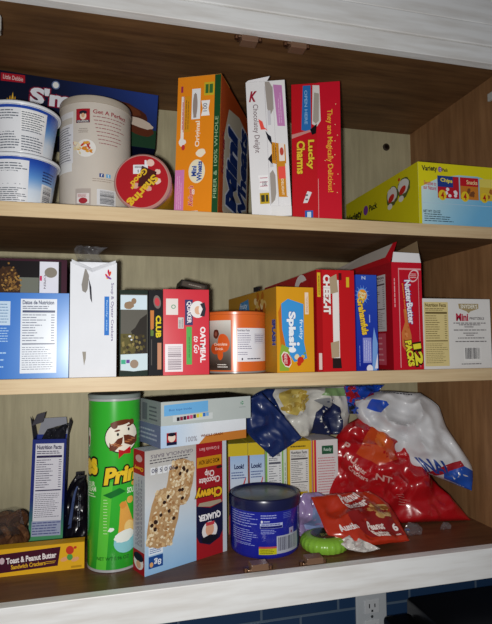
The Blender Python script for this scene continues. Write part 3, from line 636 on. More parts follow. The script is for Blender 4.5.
rect(c.mb, c.F, .06, .15, .9, .8, '#4a4038', 2); lines(c.mb, c.F, .3, .3, .85, .7, 1, '#8a8078', 3, .4); c.done()

o = thing('cocoa_canister', 'orange round canister with a chocolate drink picture', 'canister', (.1985, .0630, Z2))
m = MB(); m.lathe([(.0495, 0, '#8f8a86'), (.0504, .0005, '#8f8a86'), (.0504, .003, '#e06a2a'), (.0500, .0035, '#e06a2a'), (.0500, .0925, '#e8742e')], '#e06a2a', 72)
F = Cyl((0, 0), .0500, .0032, .0500, .0925, -10)
rect(m, F, .06, .02, .405, .90, lambda u, v: mix('#3c3028', '#d8d4cc', min(1, abs(v-.08)*1.25)), 1); rect(m, F, .405, .02, .415, .9, '#c95a20', 2)
ell(m, F, .29, .50, .10, .165, '#d85a22', 3, 10, 20, .04); ell(m, F, .17, .40, .10, .10, '#c04e20', 2.5); ell(m, F, .24, .30, .05, .10, '#d85a22', 2.8)
ell(m, F, .18, .66, .055, .085, '#5a2a1e', 4, 0, 18, .08); ell(m, F, .18, .66, .025, .04, '#8a5040', 5)
text(m, F, 'Chocolate', .15, .455, .35, .505, '#f4ddc8', layer=5); text(m, F, 'Drink', .17, .375, .29, .42, '#f4ddc8', layer=5); lines(m, F, .2, .06, .38, .14, 2, '#e8e0d8', 4, .4)
rect(m, F, .50, .17, .97, .76, '#eceaf0', 2); text(m, F, 'Nutrition Facts', .505, .70, .70, .74, '#383850', layer=3); lines(m, F, .51, .38, .74, .68, 8, '#77708a', 3, .3); rect(m, F, .78, .49, .95, .66, '#b8b2bc', 3); rect(m, F, .785, .495, .945, .655, '#e6e3ea', 3.5); lines(m, F, .79, .51, .94, .65, 4, '#77708a', 4, .35); lines(m, F, .51, .28, .70, .35, 2, '#77708a', 3, .3); lines(m, F, .66, .2, .92, .235, 1, '#4a4658', 3, .5); ell(m, F, .58, .215, .012, .022, '#3a3644', 3)
m.build('can_body', GLOSS, o, smooth=1)
m = MB(); m.lathe([(.0500, .0927), (.0503, .093), (.0505, .0965), (.0492, .0978), (.046, .0975)], '#d8682c', 72); m.build('lid', PLAS, o, smooth=1)

c = Carton('fruit_snack_box', 'golden yellow snack box with a blue fruit splash patch', 'box', (.2535, .0085, Z2), (.0655, .25, .1370), '#c98a1c', rotz=5.2)
F = c.F; rect(c.mb, F, 0, 0, 1, 1, '#dc9c20', 1)
poly(c.mb, F, [(.12, .80), (.30, .86), (.72, .80), (.72, .35), (.80, .16), (.45, .12), (.25, .26), (.14, .5)], '#3f98dc', 3); poly(c.mb, F, [(.04, .70), (.12, .80), (.16, .5), (.28, .22), (.1, .28)], '#c9701c', 2)
text(c.mb, F, 'Splash', .26, .26, .50, .71, '#f2f6fb', rot=-90, layer=5, bold=.05, out=(.03, '#2a5fae')); text(c.mb, F, 'fruity', .58, .38, .70, .62, '#cfe6f8', rot=-90, layer=5, bold=.02)
ell(c.mb, F, .56, .33, .04, .02, '#f2f6fb', 5); ell(c.mb, F, .40, .26, .10, .03, '#f2f6fb', 4.6)
poly(c.mb, F, [(.06, .02), (.30, .02), (.34, .28), (.12, .33), (.06, .2)], '#8fae3c', 3.2); ell(c.mb, F, .24, .15, .11, .085, '#b8222c', 5, 20, 8); text(c.mb, F, 'HARVEST', .17, .10, .26, .22, '#f0d8d0', rot=-90, layer=6); ell(c.mb, F, .24, .15, .125, .10, '#efe6dc', 4.6, 20, 8)
for u, v, cc, r in ((.62, .14, '#c8301f', .09), (.52, .18, '#e9d8b0', .07), (.68, .18, '#e0b23c', .05), (.58, .10, '#c8301f', .06), (.74, .22, '#7a9a30', .03)): ell(c.mb, F, u, v, r, r*.45, cc, 5+r, 30, 14, .08)
rect(c.mb, F, .76, .68, .86, .94, '#f0d8c0', 3); lines(c.mb, F, .78, .70, .84, .92, 2, '#a86a3c', 4, .3, rot=90)
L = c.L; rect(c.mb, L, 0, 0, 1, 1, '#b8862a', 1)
text(c.mb, L, 'SPLASH', .93, .32, .985, .62, '#2c3a8a', rot=-90, layer=4, bold=.05, out=(.03, '#8fa0d0'))
for k in range(22): ell(c.mb, L, random.uniform(.62, .84), random.uniform(.70, .95), .025, .05, random.choice(['#8a4a20', '#c9a860', '#6a2c18', '#d8c090', '#a8641c']), 3+.03*k, random.uniform(0, 90), 9, .2)
poly(c.mb, L, [(.25, .75), (.50, .78), (.48, .93), (.3, .9)], '#4a8ac0', 3); text(c.mb, L, 'fruity', .30, .79, .46, .89, '#d8e8f4', layer=4)
c.done()
o = thing('bag_clip', 'small dark clip poking up behind the golden snack box', 'clip', (.2405, .10, Z2+.1372), -60)
m = MB(); m.box(0, 0, 0, .012, .0015, .008, '#1c1a1c', .0004); m.build('jaw', PLAS, o); m = MB(); m.box(.001, .0016, .002, .013, .003, .0085, '#242024', .0004); m.build('lever', PLAS, o)

c = Carton('cracker_box', 'red cheese cracker box with white torn opening strip', 'box', (.3228, .010, Z2), (.0675, .285, .1665), '#b0161c', rotz=.8)
F = c.F; rect(c.mb, F, 0, 0, 1, 1, '#c21a20', 1); rect(c.mb, F, .0, .0, .14, 1, '#a81218', 1.5)
text(c.mb, F, 'CHEEZ-IT', .17, .56, .36, .95, '#f2ece8', rot=-90, layer=5, bold=.06, out=(.03, '#7a0c10'))
rect(c.mb, F, .41, .12, .58, .90, '#e9e4e0', 4); poly(c.mb, F, [(.33, .92), (.52, .96), (.56, .78), (.36, .76)], '#b09b7e', 6); poly(c.mb, F, [(.34, .28), (.56, .30), (.56, .14), (.36, .13)], '#b09b7e', 6); poly(c.mb, F, [(.38, .13), (.60, .13), (.62, .03), (.38, .03)], '#2a1c1c', 6)
rect(c.mb, F, .03, .93, .0+.03, .94, '#c21a20', 2); rect(c.mb, F, .015, .73, .10, .97, '#d8b62c', 4); lines(c.mb, F, .03, .75, .09, .95, 1, '#7a4a1c', 5, .35, rot=90); rect(c.mb, F, .78, .83, .86, .93, '#d8b62c', 4); rect(c.mb, F, .58, .90, .66, .97, '#5a1216', 4)
rect(c.mb, F, .03, .02, .11, .18, '#e0c8c0', 4); lines(c.mb, F, .57, .40, .60, .60, 1, '#5a4a48', 5, .5, rot=90)
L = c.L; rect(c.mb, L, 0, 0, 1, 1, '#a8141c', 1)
ell(c.mb, L, .76, .83, .115, .17, '#ded6d2', 3); ell(c.mb, L, .775, .82, .062, .10, '#a8141c', 4); poly(c.mb, L, [(.80, .70), (.90, .72), (.90, .93), (.80, .92)], '#a8141c', 4.3)
for k in range(4): ell(c.mb, L, .25+.09*k, .80+.02*k, .035, .07, '#8c3f1c', 3, 10*k)
c.done()

c = Carton('graham_cracker_box', 'blue graham snack box with a sun badge', 'box', (.3935, .012, Z2), (.0385, .22, .1600), '#1c2e9c')
F = c.F; rect(c.mb, F, 0, 0, 1, 1, lambda u, v: mix('#1a2a96', '#2c50b8', v), 1)
for k in range(14):
    a = 2*pi*k/14; a0, b0 = .30, .785; poly(c.mb, F, [(a0+.14*cos(a-.1), b0+.05*sin(a-.1)), (a0+.14*cos(a+.1), b0+.05*sin(a+.1)), (a0+.38*cos(a), b0+.115*sin(a))], '#8cbcf0', 2)
ell(c.mb, F, .30, .785, .25, .075, '#5f9ce8', 2.5); ell(c.mb, F, .30, .785, .22, .062, '#e89a2c', 3, 0, 12); text(c.mb, F, 'Honey\nMaid', .13, .75, .47, .825, '#f6e9b0', layer=5, bold=.04, tilt=-8, out=(.03, '#6a3a10'))
text(c.mb, F, 'Grahamfuls', .14, .37, .46, .76, '#f0c83c', rot=-90, tilt=8, layer=5, bold=.04, out=(.04, '#4a1c10'))
rect(c.mb, F, .28, .08, .68, .34, '#8a8fd4', 3); lines(c.mb, F, .31, .10, .66, .32, 4, '#c8cbf0', 4, .3, rot=90); lines(c.mb, F, .08, .05, .16, .3, 1, '#8fa0e0', 3, .3, rot=90)
poly(c.mb, F, [(.7, 0), (.92, 0), (.98, .28), (.82, .45), (.74, .3)], '#7aa4e0', 2); poly(c.mb, F, [(.82, .02), (.97, .02), (.97, .18)], '#e6e2ee', 3); ell(c.mb, F, .58, .02, .15, .04, '#e6e2ee', 3); text(c.mb, F, 'N', .28, .95, .46, .985, '#c8d8f0', layer=4); rect(c.mb, F, .60, .5, .64, .58, '#a8b8e8', 3)
c.done()

c = Carton('sandwich_cookie_box', 'tall red peanut butter cookie box with its flaps standing open', 'box', (.4594, .010, Z2), (.0572, .285, .1830), '#a8131f', open_top=True)
F = c.F; rect(c.mb, F, 0, 0, 1, 1, '#c0182a', 1)
for q in ((.22, .02, .245, .94), (.22, .93, .98, .945), (.88, .02, .895, .94)): rect(c.mb, F, *q, '#e0a0a4', 2)
ell(c.mb, F, .73, .875, .155, .065, '#e8c4c8', 3, -35); ell(c.mb, F, .73, .875, .13, .05, '#c0182a', 3.3, -35); lines(c.mb, F, .62, .85, .84, .90, 3, '#f0dcdc', 4, .3)
text(c.mb, F, 'NutterButter', .46, .42, .66, .835, '#f4f0f4', rot=-90, tilt=5, layer=5, bold=.04, out=(.05, '#2c3a9c'))
text(c.mb, F, 'peanut butter', .36, .52, .42, .80, '#e8a03c', rot=-90, tilt=5, layer=4)
poly(c.mb, F, [(.36, .56), (.48, .56), (.50, .44), (.60, .32), (.62, .20), (.46, .14), (.30, .22), (.28, .34), (.40, .44)], '#c9743c', 3)
for k in range(14): ell(c.mb, F, random.uniform(.34, .56), random.uniform(.2, .5), .03, .012, random.choice(['#d98a50', '#b8602c']), 3.4+.02*k, 40, 8, .2)
text(c.mb, F, '12', .68, .04, .94, .24, '#e8dc3c', rot=-90, tilt=8, layer=6, bold=.06, out=(.07, '#2c2010')); text(c.mb, F, 'PACKS', .42, .03, .64, .27, '#e8dc3c', rot=-90, tilt=8, layer=6, bold=.06, out=(.07, '#2c2010'))
rect(c.mb, F, .03, .55, .10, .90, '#c0182a', 2); lines(c.mb, F, .05, .58, .12, .90, 1, '#e8b0b4', 3, .4, rot=90)
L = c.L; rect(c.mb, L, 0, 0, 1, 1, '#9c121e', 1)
nutri(c.mb, L, .70, .36, .93, .90, 'Nutrition', '#c4bcbc', '#5a4a50', 14); rect(c.mb, L, .72, .04, .92, .34, '#c04a5c', 2); lines(c.mb, L, .73, .06, .91, .32, 5, '#d88a94', 3, .3)
c.done()
c.panel('front_flap', [(.001, -.0006, .183), (.0565, -.0006, .183), (.0525, -.002, .199), (.0035, -.002, .200)], '#dedcde', CARD)
c.panel('left_flap', [(.0, .003, .184), (.0, .270, .184), (.003, .235, .203), (.010, .12, .214), (.013, .003, .2185)], '#b3aaa2')
c.panel('flap_red_edge', [(-.0006, .0025, .183), (-.0006, .275, .183), (-.0006, .275, .189), (-.0006, .018, .194), (.0115, .012, .2185), (.013, .0025, .2188)], '#b0141f', CARD)
c.panel('right_flap', [(.0572, .003, .1835), (.0572, .20, .1835), (.056, .19, .205), (.0545, .006, .222)], '#8a7458')

c = Carton('pretzel_box', 'white mini pretzel box at the right end of the middle shelf', 'box', (.5172, .010, Z2), (.1355, .10, .1215), '#cfccc8')
F = c.F; rect(c.mb, F, 0, 0, 1, 1, '#dcd9d6', 1)
nutri(c.mb, F, .015, .04, .365, .95, 'Nutrition Facts', '#d8c58a', '#6a5a34', 16)
poly(c.mb, F, [(.52, .93), (.82, .93), (.82, .86), (.70, .82), (.67, .79), (.64, .82), (.53, .86)], '#a8946c', 3); text(c.mb, F, "SNYDER'S", .55, .86, .80, .92, '#f0ead8', layer=5, out=(.03, '#4a3c28'), bold=.03)
text(c.mb, F, 'Mini', .48, .68, .66, .79, '#b01c3c', layer=4, bold=.04); text(c.mb, F, 'PRETZELS', .68, .70, .90, .735, '#5a5458', layer=4, bold=.02)
for v, a, b in ((.635, .44, .93), (.61, .52, .84), (.58, .60, .74), (.535, .44, .93), (.49, .58, .80), (.46, .62, .74), (.42, .50, .90), (.37, .46, .93)): lines(c.mb, F, a, v, b, v+.03, 1, '#6a6468', 3, .45, ragged=.02, words=8)
barcode(c.mb, F, .58, .10, .84, .31, 3, bg='#e2dfdc', fg='#34343c'); lines(c.mb, F, .54, .05, .84, .075, 1, '#6a6468', 3, .5)
c.done()

# ================================================================== BOTTOM SHELF
c = Carton('snack_tray_box', 'yellow and maroon peanut butter cracker carton at the lower left', 'box', (-.235, .0885, 0), (.1955, .022, .040), '#dfa820')
F = c.F; rect(c.mb, F, 0, 0, 1, 1, '#e2ac24', 1)
poly(c.mb, F, [(.25, .12), (.80, .20), (.82, .90), (.25, .80)], '#431428', 2)
text(c.mb, F, 'Toast & Peanut Butter', .425, .48, .79, .70, '#f0e6e6', layer=4, bold=.03, tilt=2); text(c.mb, F, 'Sandwich Crackers', .46, .26, .71, .42, '#e0aa28', layer=4, bold=.03, tilt=2); lines(c.mb, F, .71, .30, .79, .42, 2, '#e0aa28', 4, .4)
for u, v, ru, rv, cc in ((.89, .74, .03, .16, '#c23a28'), (.89, .70, .022, .12, '#e8b090'), (.89, .48, .022, .12, '#4f9a4a'), (.85, .42, .03, .08, '#e0a070'), (.93, .38, .03, .08, '#e0a070'), (.93, .82, .012, .05, '#c23a28')): ell(c.mb, F, u, v, ru, rv, cc, 4+rv, 15)
ell(c.mb, F, .395, .58, .018, .12, '#c8b0b8', 3); rect(c.mb, F, .9, .06, .98, .14, '#b88a1c', 3)
c.done()

# clear bag of dark cookies
o = thing('cookie_package', 'clear package of dark brown cookies behind the yellow carton', 'cookies', (-.180, .165, 0))
bg = Bag([(-.05, .002), (-.052, .04), (-.045, .072)], [(.038, .002), (.042, .04), (.036, .076)], .080, seed=4, crinkle=.010, cs=45)
m = MB(); bg.surface(m, '#6a6c70', 30, 30); m.build('clear_wrapper', CLEAR, o, smooth=1)
for k in range(12):
    m = MB(); r = .020; x, y, z = -.034+.0215*(k % 4), -.020+.014*(k//4), .021+.015*(k//4)
    m.lathe([(r*.9, 0), (r, .003), (r, .008), (r*.85, .011)], lambda p: random.choice([lin_c for lin_c in ([.34, .21, .13], [.28, .17, .10], [.42, .28, .17])]), 22)
    m.build('cookie', FOOD, o, smooth=1, loc=(x, y, z), rot=(radians(70), 0, radians(20*k)))

# tall opened box with nutrition panel
c = Carton('snack_box', 'tall blue opened box with a white nutrition panel and torn flaps', 'box', (-.1375, .200, 0), (.0560, .055, .183), '#20348a', tilt=1.6, open_top=True, inner='#8a8a90')
F = c.F; rect(c.mb, F, 0, 0, 1, 1, lambda u, v: mix('#4f9a6a', '#23307e', (v-.12)*3), 1); nutri(c.mb, F, .10, .24, .93, .96, 'Nutrition Facts', '#e2e0ea', '#2c2450', 20); rect(c.mb, F, .08, .10, .93, .24, '#a8b0cc', 2); lines(c.mb, F, .1, .11, .92, .235, 5, '#5a5f94', 3, .4)
rect(c.mb, c.R, 0, 0, 1, 1, '#1c2e86', 1)
c.done()
c.panel('left_flap', [(.0, .004, .183), (.0, .050, .183), (-.004, .045, .205), (-.006, .004, .222)], '#5c5a62')
c.panel('back_flap', [(.002, .0545, .183), (.054, .0545, .183), (.050, .056, .214), (.008, .056, .212)], '#9a9ca6')
c.panel('right_flap', [(.056, .004, .183), (.056, .05, .183), (.0615, .044, .206), (.059, .008, .219)], '#6a6870')
c.panel('torn_top', [(-.004, .01, .205), (.014, .012, .211), (.018, .012, .229), (.004, .010, .225)], '#4a4850')
bg = Bag([(.010, .15), (.012, .18), (.020, .196)], [(.050, .15), (.052, .19), (.056, .206)], .018, seed=12, crinkle=.01, cs=60); m = MB(); bg.surface(m, '#2c2c34', 20, 20); m.build('inner_wrapper', FILM, c.t, smooth=1, loc=(0, .03, 0))

# black glossy pouches
for k, (x, y, lb) in enumerate(((-.062, .212, 'black glossy pouch behind the yellow carton, nearer the green can'), (-.066, .244, 'black glossy pouch leaning at the back wall behind the other pouch'))):
    o = thing('snack_pouch', lb, 'pouch', (x, y, 0), 0, 'black pouches')
    bg = Bag([(-.017, 0), (-.016, .04), (-.010, .085), (.004, .108)], [(.020, 0), (.021, .05), (.020, .09), (.016, .112)], .022, seed=20+k, crinkle=.006, cs=40)
    m = MB(); bg.surface(m, '#14121a', 24, 34); poly(m, bg, [(.15, .2), (.3, .2), (.45, .8), (.33, .8)], '#4a5a86', 2); lines(m, bg, .55, .2, .7, .7, 2, '#8a90a0', 3, .2, rot=90); m.build('pouch_film', FILM, o, smooth=1)
    m = MB(); m.box(.003, -.0008, .107, .0175, .0008, .113, '#1c1a24', .0003); m.build('sealed_top', FILM, o)

# green chip can
o = thing('chip_can', 'tall bright green potato chip can with a moustached face', 'can', (.0048, .0985, 0))
m = MB(); r = .0405; H = .262
m.lathe([(r-.0005, 0, '#9a9a9c'), (r+.0005, .001, '#b0b0b2'), (r+.0005, .004, '#9a9a9c'), (r-.0003, .0045, '#2fae2c'), (r-.0003, .2575, '#2fae2c'), (r+.0007, .258, '#b0b0b2'), (r+.0007, .2615, '#8a8a8c')], '#2fae2c', 80)
F = Cyl((0, 0), r-.0003, .0045, r-.0003, .2575, -.5)
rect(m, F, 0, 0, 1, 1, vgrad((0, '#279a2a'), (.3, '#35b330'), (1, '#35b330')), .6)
poly(m, F, [(.18, .0), (.36, .0), (.48, .52), (.40, .52), (.28, .5)], '#5cc83c', 1)
text(m, F, 'Pringles', .30, .49, 1.28, .62, '#f0c82c', layer=6, bold=.05, tilt=6, shear=.25, out=(.07, '#1c1c14'))
text(m, F, 'es', .015, .555, .20, .655, '#f0c82c', layer=6, bold=.05, tilt=6, out=(.07, '#1c1c14'))
ell(m, F, .66, .785, .345, .100, '#1c1c14', 2, 8, 30); ell(m, F, .66, .785, .33, .092, '#f2ead8', 3, 10, 30)
for s_ in (-1, 1):
    poly(m, F, [(.665+s_*.005, .79+.006*s_), (.665+s_*.10, .785+.01*s_), (.665+s_*.21, .755+.02*s_), (.665+s_*.255, .775+.02*s_), (.665+s_*.25, .725+.02*s_), (.665+s_*.15, .715+.012*s_), (.665+s_*.02, .745)], '#6a3018', 4)
    for q in range(3): ell(m, F, .665+s_*(.07+.055*q), .742+.007*q+.012*s_, .06, .004, '#b87040', 5, -12*s_, 12)
    ell(m, F, .665+s_*.10, .815+.014*s_, .022, .010, '#1c1c14', 4, 0, 14)
    ell(m, F, .665+s_*.11, .838+.014*s_, .055, .006, '#6a3018', 4, 10, 12)
ell(m, F, .62, .872, .20, .016, '#6a3018', 4, 8); ell(m, F, .50, .855, .06, .020, '#6a3018', 4, 40); ell(m, F, .82, .872, .06, .018, '#6a3018', 4, -20)
poly(m, F, [(.58, .655), (.68, .682), (.80, .68), (.80, .725), (.68, .70), (.58, .71)], '#c01c24', 5)
ell(m, F, -.0+.04, .78, .05, .06, '#f2ead8', 3); ell(m, F, .04, .76, .035, .03, '#7a3a1c', 4)
text(m, F, 'SOUR\nCREAM', .02, .455, .17, .515, '#dff0c8', layer=4, bold=.03, tilt=4); lines(m, F, .02, .42, .17, .45, 2, '#dff0c8', 4, .4); text(m, F, 'SOUR', .74, .44, .90, .475, '#e8f4d8', layer=4, bold=.03)
poly(m, F, [(.30, .44), (.60, .48), (.72, .455), (.44, .42)], '#14702a', 3)
for k in range(12): lines(m, F, .31+.0*k, .405-.018*k, .39, .418-.018*k, 1, '#cfe8b0', 4, .3, words=3)
poly(m, F, [(.62, .375), (.72, .40), (.84, .28), (.96, .22), (.90, .155), (.70, .15), (.58, .20), (.60, .28)], '#e8a84c', 3.2); ell(m, F, .80, .23, .12, .05, '#f2cf84', 3.8, 20)
ell(m, F, .67, .375, .07, .022, '#e0933c', 4.2, 40, 14, .1); ell(m, F, .80, .40, .07, .022, '#e9b050', 3.4, -30, 14, .1); ell(m, F, .86, .50, .05, .02, '#e9b050', 3.5, -30, 14, .1)
ell(m, F, .74, .155, .25, .065, '#8fd0d8', 3.5, 8); ell(m, F, .70, .19, .21, .035, '#f0f4ec', 4, 8, 26, .12); ell(m, F, .45, .235, .06, .012, '#f0f4ec', 4, 25, 12, .2)
text(m, F, 'NET WT 5.96 OZ', .20, .055, .78, .075, '#145a1c', layer=4)
m.build('can_body', GLOSS, o, smooth=1)
m = MB(); m.lathe([(r-.002, .2616), (r+.001, .2618), (r+.0015, .2665), (r, .268), (r-.004, .2675)], '#8a9490', 80); m.build('plastic_lid', PLAS, o, smooth=1)

# granola bar box standing upside down
c = Carton('granola_bar_box', 'white and red granola bar box standing upside down', 'box', (.0495, .0310, 0), (.1535, .036, .184), '#c8ccd2', rotz=25)
F = c.F
rect(c.mb, F, 0, 0, 1, 1, vgrad((0, '#8fbbe4'), (.3, '#bcd2e6'), (.6, '#d4d6d8'), (1, '#b8b4ae')), 1)
rect(c.mb, F, .60, 0, .945, 1, '#a01e26', 2); rect(c.mb, F, .945, 0, 1, 1, '#c6cdd6', 2)
def bar(cx, cy, w_, h_, ang, ly, L0):
    a = radians(ang)
    def T(x, y): return (cx+(x*cos(a)-y*sin(a)*1.2)*1.0, cy+(x*sin(a)*.82+y*cos(a)))
    P = []
    for k in range(40):
        t = 2*pi*k/40; n4 = 4.0; x = math.copysign(abs(cos(t))**(2/n4), cos(t))*w_; y = math.copysign(abs(sin(t))**(2/n4), sin(t))*h_; j = 1+random.uniform(-.04, .04); P.append(T(x*j, y*j))
    poly(c.mb, F, P, '#b8946a', ly)
    for k in range(190):
        x, y = random.uniform(-.9, .9)*w_, random.uniform(-.92, .92)*h_; u, v = T(x, y)
        ell(c.mb, F, u, v, random.uniform(.012, .024), random.uniform(.008, .015), random.choice(['#dcc49c', '#cfae80', '#e6d4b0', '#b88c5c', '#d0b288', '#a87c50', '#ead9b8']), ly+.2+.003*k, random.uniform(0, 180), 7, .2)
    for k in range(9):
        x, y = random.uniform(-.8, .8)*w_, random.uniform(-.85, .85)*h_; u, v = T(x, y); ell(c.mb, F, u, v, .021, .015, '#33201a', ly+1.1, random.uniform(0, 90), 9, .15)
bar(.40, .70, .155, .19, -14, 3, 0); bar(.21, .43, .165, .235, -14, 4.6, 0)
text(c.mb, F, 'Chewy', .585, .505, .935, .615, '#e8b42c', rot=180, layer=6, bold=.05, out=(.06, '#2c1410'))
text(c.mb, F, 'Chocolate\nChip', .635, .635, .905, .765, '#f0e6e4', rot=180, layer=4, bold=.02)
rect(c.mb, F, .61, .785, .93, .875, '#c98a1c', 3); text(c.mb, F, 'MORE CHIPS NOW', .63, .81, .90, .85, '#40200c', rot=180, layer=4); ell(c.mb, F, .90, .765, .04, .014, '#33201a', 4)
text(c.mb, F, '8 Granola Bars', .64, .925, .90, .955, '#d9a0a0', rot=180, layer=4)
poly(c.mb, F, [(.60, .46), (.78, .42), (.945, .45), (.945, .20), (.90, .14), (.77, .10), (.64, .14), (.60, .20)], '#1c1c3a', 3); poly(c.mb, F, [(.62, .455), (.78, .43), (.93, .45), (.92, .475), (.64, .48)], '#a89a84', 3.3)
text(c.mb, F, 'QUAKER', .625, .32, .915, .385, '#f2eef0', rot=180, layer=5, bold=.05)
ell(c.mb, F, .77, .21, .115, .095, '#1c1c3a', 3.6); ell(c.mb, F, .77, .225, .10, .08, '#e8e4e2', 4); ell(c.mb, F, .77, .235, .055, .055, '#e0a888', 4.6); poly(c.mb, F, [(.66, .17), (.77, .19), (.88, .17), (.86, .13), (.77, .115), (.68, .13)], '#1a1a24', 5); rect(c.mb, F, .72, .27, .83, .30, '#c8404a', 4.8)
lines(c.mb, F, .05, .885, .55, .93, 2, '#4a4650', 4, .35, words=12)
text(c.mb, F, 'GRANOLA BARS', .06, .935, .56, .965, '#77707a', rot=180, layer=4, bold=.01)
for u in (.06, .14, .20, .26): rect(c.mb, F, u, .80, u+.05, .86, '#e2e4e8', 3); 
text(c.mb, F, '90 0 5 80', .07, .815, .34, .85, '#55556a', rot=180, layer=4)
rect(c.mb, F, .04, .05, .20, .145, '#1e4a90', 3); rect(c.mb, F, .04, .155, .20, .22, '#dfe8f2', 3); text(c.mb, F, '8g', .10, .065, .18, .125, '#e8f0fa', rot=180, layer=4); lines(c.mb, F, .05, .165, .19, .21, 3, '#3c68a8', 4, .4); ell(c.mb, F, .07, .08, .02, .02, '#d8a46a', 4)
L = c.L; rect(c.mb, L, 0, 0, 1, 1, '#aeb2ba', 1); rect(c.mb, L, .0, .80, 1, 1, '#a01e26', 2); text(c.mb, L, 'Chewy', .1, .83, .9, .87, '#e8b42c', rot=180, layer=4, bold=.04); ell(c.mb, L, .5, .93, .3, .03, '#c8a0a0', 3)
lines(c.mb, L, .2, .22, .8, .78, 5, '#6a6a78', 3, .4, rot=90, words=20); rect(c.mb, L, .0, .0, 1, .18, '#a01e26', 2); ell(c.mb, L, .5, .09, .42, .06, '#e6e2e0', 3); ell(c.mb, L, .5, .13, .42, .035, '#1a1a30', 4); ell(c.mb, L, .5, .07, .2, .03, '#dca888', 4)
c.done()

# two boxes lying flat on top of it
c = Carton('oatmeal_box', 'white and orange box lying beneath the pale grey flat box', 'box', (.0735, .0355, .1860), (.158, .085, .034), '#d4d8e2', rotz=20)
F = c.F; rect(c.mb, F, 0, 0, 1, 1, lambda u, v: mix('#e6eaf0', '#a8c8ec', (.5-u)*1.5), 1); poly(c.mb, F, [(.42, .0), (1, .0), (1, .42), (.7, .40), (.5, .34)], '#c87c34', 2)
rect(c.mb, F, .06, .1, .17, .66, '#a8242c', 3); ell(c.mb, F, .115, .44, .04, .2, '#ecd9c8', 4); ell(c.mb, F, .115, .58, .045, .08, '#1c1c2c', 5); rect(c.mb, F, .06, .1, .17, .24, '#1c1c3c', 4)
text(c.mb, F, '100%', .27, .15, .40, .40, '#a8aab4', layer=3, bold=.03); text(c.mb, F, 'WHOLE GRAIN', .44, .30, .70, .42, '#7a3c10', layer=4, bold=.03)
rect(c.mb, c.L, 0, 0, 1, 1, '#6a7494', 1); lines(c.mb, c.L, .1, .2, .9, .8, 3, '#a8b0c4', 2, .4)
c.done()
c = Carton('cereal_bar_box', 'pale grey flat box topmost under the middle shelf', 'box', (.0735, .0320, .2203), (.163, .085, .0365), '#b4bcbc', rotz=18)
F = c.F; rect(c.mb, F, 0, 0, 1, 1, '#bcc4c2', 1); poly(c.mb, F, [(.03, .40), (.50, .46), (.50, .94), (.03, .86)], '#6fb2e6', 2); text(c.mb, F, 'Box tops inside', .08, .58, .32, .70, '#4a7ab0', layer=3, tilt=1)
for k, cc in enumerate(['#2a2430', '#8a3048', '#3c2430', '#b02454', '#d05080', '#403048', '#e0d040', '#e8e070', '#3c78c8', '#7ab0e0']): rect(c.mb, F, .16+.035*k, .16+.012*k, .19+.035*k, .32+.012*k, cc, 3)
rect(c.mb, F, .12, .13, .55, .40, '#d0d6d6', 2.5)
for k in range(3):
    a = 2*pi*k/3+.5; poly(c.mb, F, [(.895+.022*cos(a), .72+.10*sin(a)), (.895+.022*cos(a+1.4), .72+.10*sin(a+1.4)), (.895+.010*cos(a+1.4), .72+.045*sin(a+1.4)), (.895+.010*cos(a), .72+.045*sin(a))], '#2c8a5a', 3)
lines(c.mb, F, .86, .50, .94, .56, 1, '#8a9494', 3, .4); rect(c.mb, c.T, 0, 0, 1, 1, '#3a342e', 1)
rect(c.mb, c.L, 0, 0, 1, 1, '#8f9699', 1); rect(c.mb, c.L, .1, .1, .35, .85, '#6a7078', 2); lines(c.mb, c.L, .45, .1, .85, .8, 4, '#5a6068', 2, .4)
c.done()

# blue tub
o = thing('coffee_tub', 'wide royal blue plastic tub with a dark lid', 'tub', (.2555, .0985, 0))
m = MB(); r = .0585
m.lathe([(r-.003, 0), (r-.001, .002), (r, .006), (r, .078), (r-.002, .0805)], '#1c2498', 80)
F = Cyl((0, 0), r, .004, r, .078, -16.2)
for q in ((.05, .72, .42, .92, 4), (.05, .60, .40, .72, 2), (.06, .30, .42, .57, 6)): lines(m, F, *q, '#9aa4e0', 2, .3, ragged=.3, words=5)
lines(m, F, .45, .80, .70, .90, 2, '#a8b0e6', 2, .4); lines(m, F, .76, .78, .90, .92, 4, '#6a78cc', 2, .3); lines(m, F, .45, .48, .68, .58, 3, '#9aa4e0', 2, .4); lines(m, F, .10, .22, .38, .28, 2, '#9aa4e0', 2, .4)
rect(m, F, .44, .60, .75, .71, '#c0c8ec', 2); rect(m, F, .445, .605, .745, .655, '#1c2070', 3); lines(m, F, .46, .665, .73, .70, 1, '#2c3488', 3, .6)
ell(m, F, .465, .745, .014, .03, '#e8eaf6', 2); lines(m, F, .49, .73, .6, .77, 1, '#c0c8ec', 2, .5); rect(m, F, .84, .38, .90, .56, '#a8a0c8', 2); ell(m, F, .87, .47, .014, .03, '#7a2c5c', 3)
barcode(m, F, .665, .055, .955, .43, 2, bg='#b4b8c8', fg='#4a4c60'); rect(m, F, .42, .05, .665, .20, '#c8c41c', 2); lines(m, F, .44, .06, .64, .17, 3, '#3c3c14', 3, .3); rect(m, F, .42, .18, .665, .22, '#c05050', 3)
m.build('tub_body', GLOSS, o, smooth=1)
m = MB(); m.lathe([(r+.0002, .0745), (r+.0022, .075), (r+.0026, .088), (r+.0015, .0915), (r-.001, .0925), (r-.003, .0915), (r-.004, .0895), (r-.020, .0890), (.002, .0890)], '#181c44', 80); m.build('lid_rim', PLAS, o, smooth=1)
m = MB(); m.lathe([(r-.007, .0891), (r-.008, .0896), (.002, .0898)], '#5a6268', 64); m.build('lid_window', PLAS, o, smooth=1)

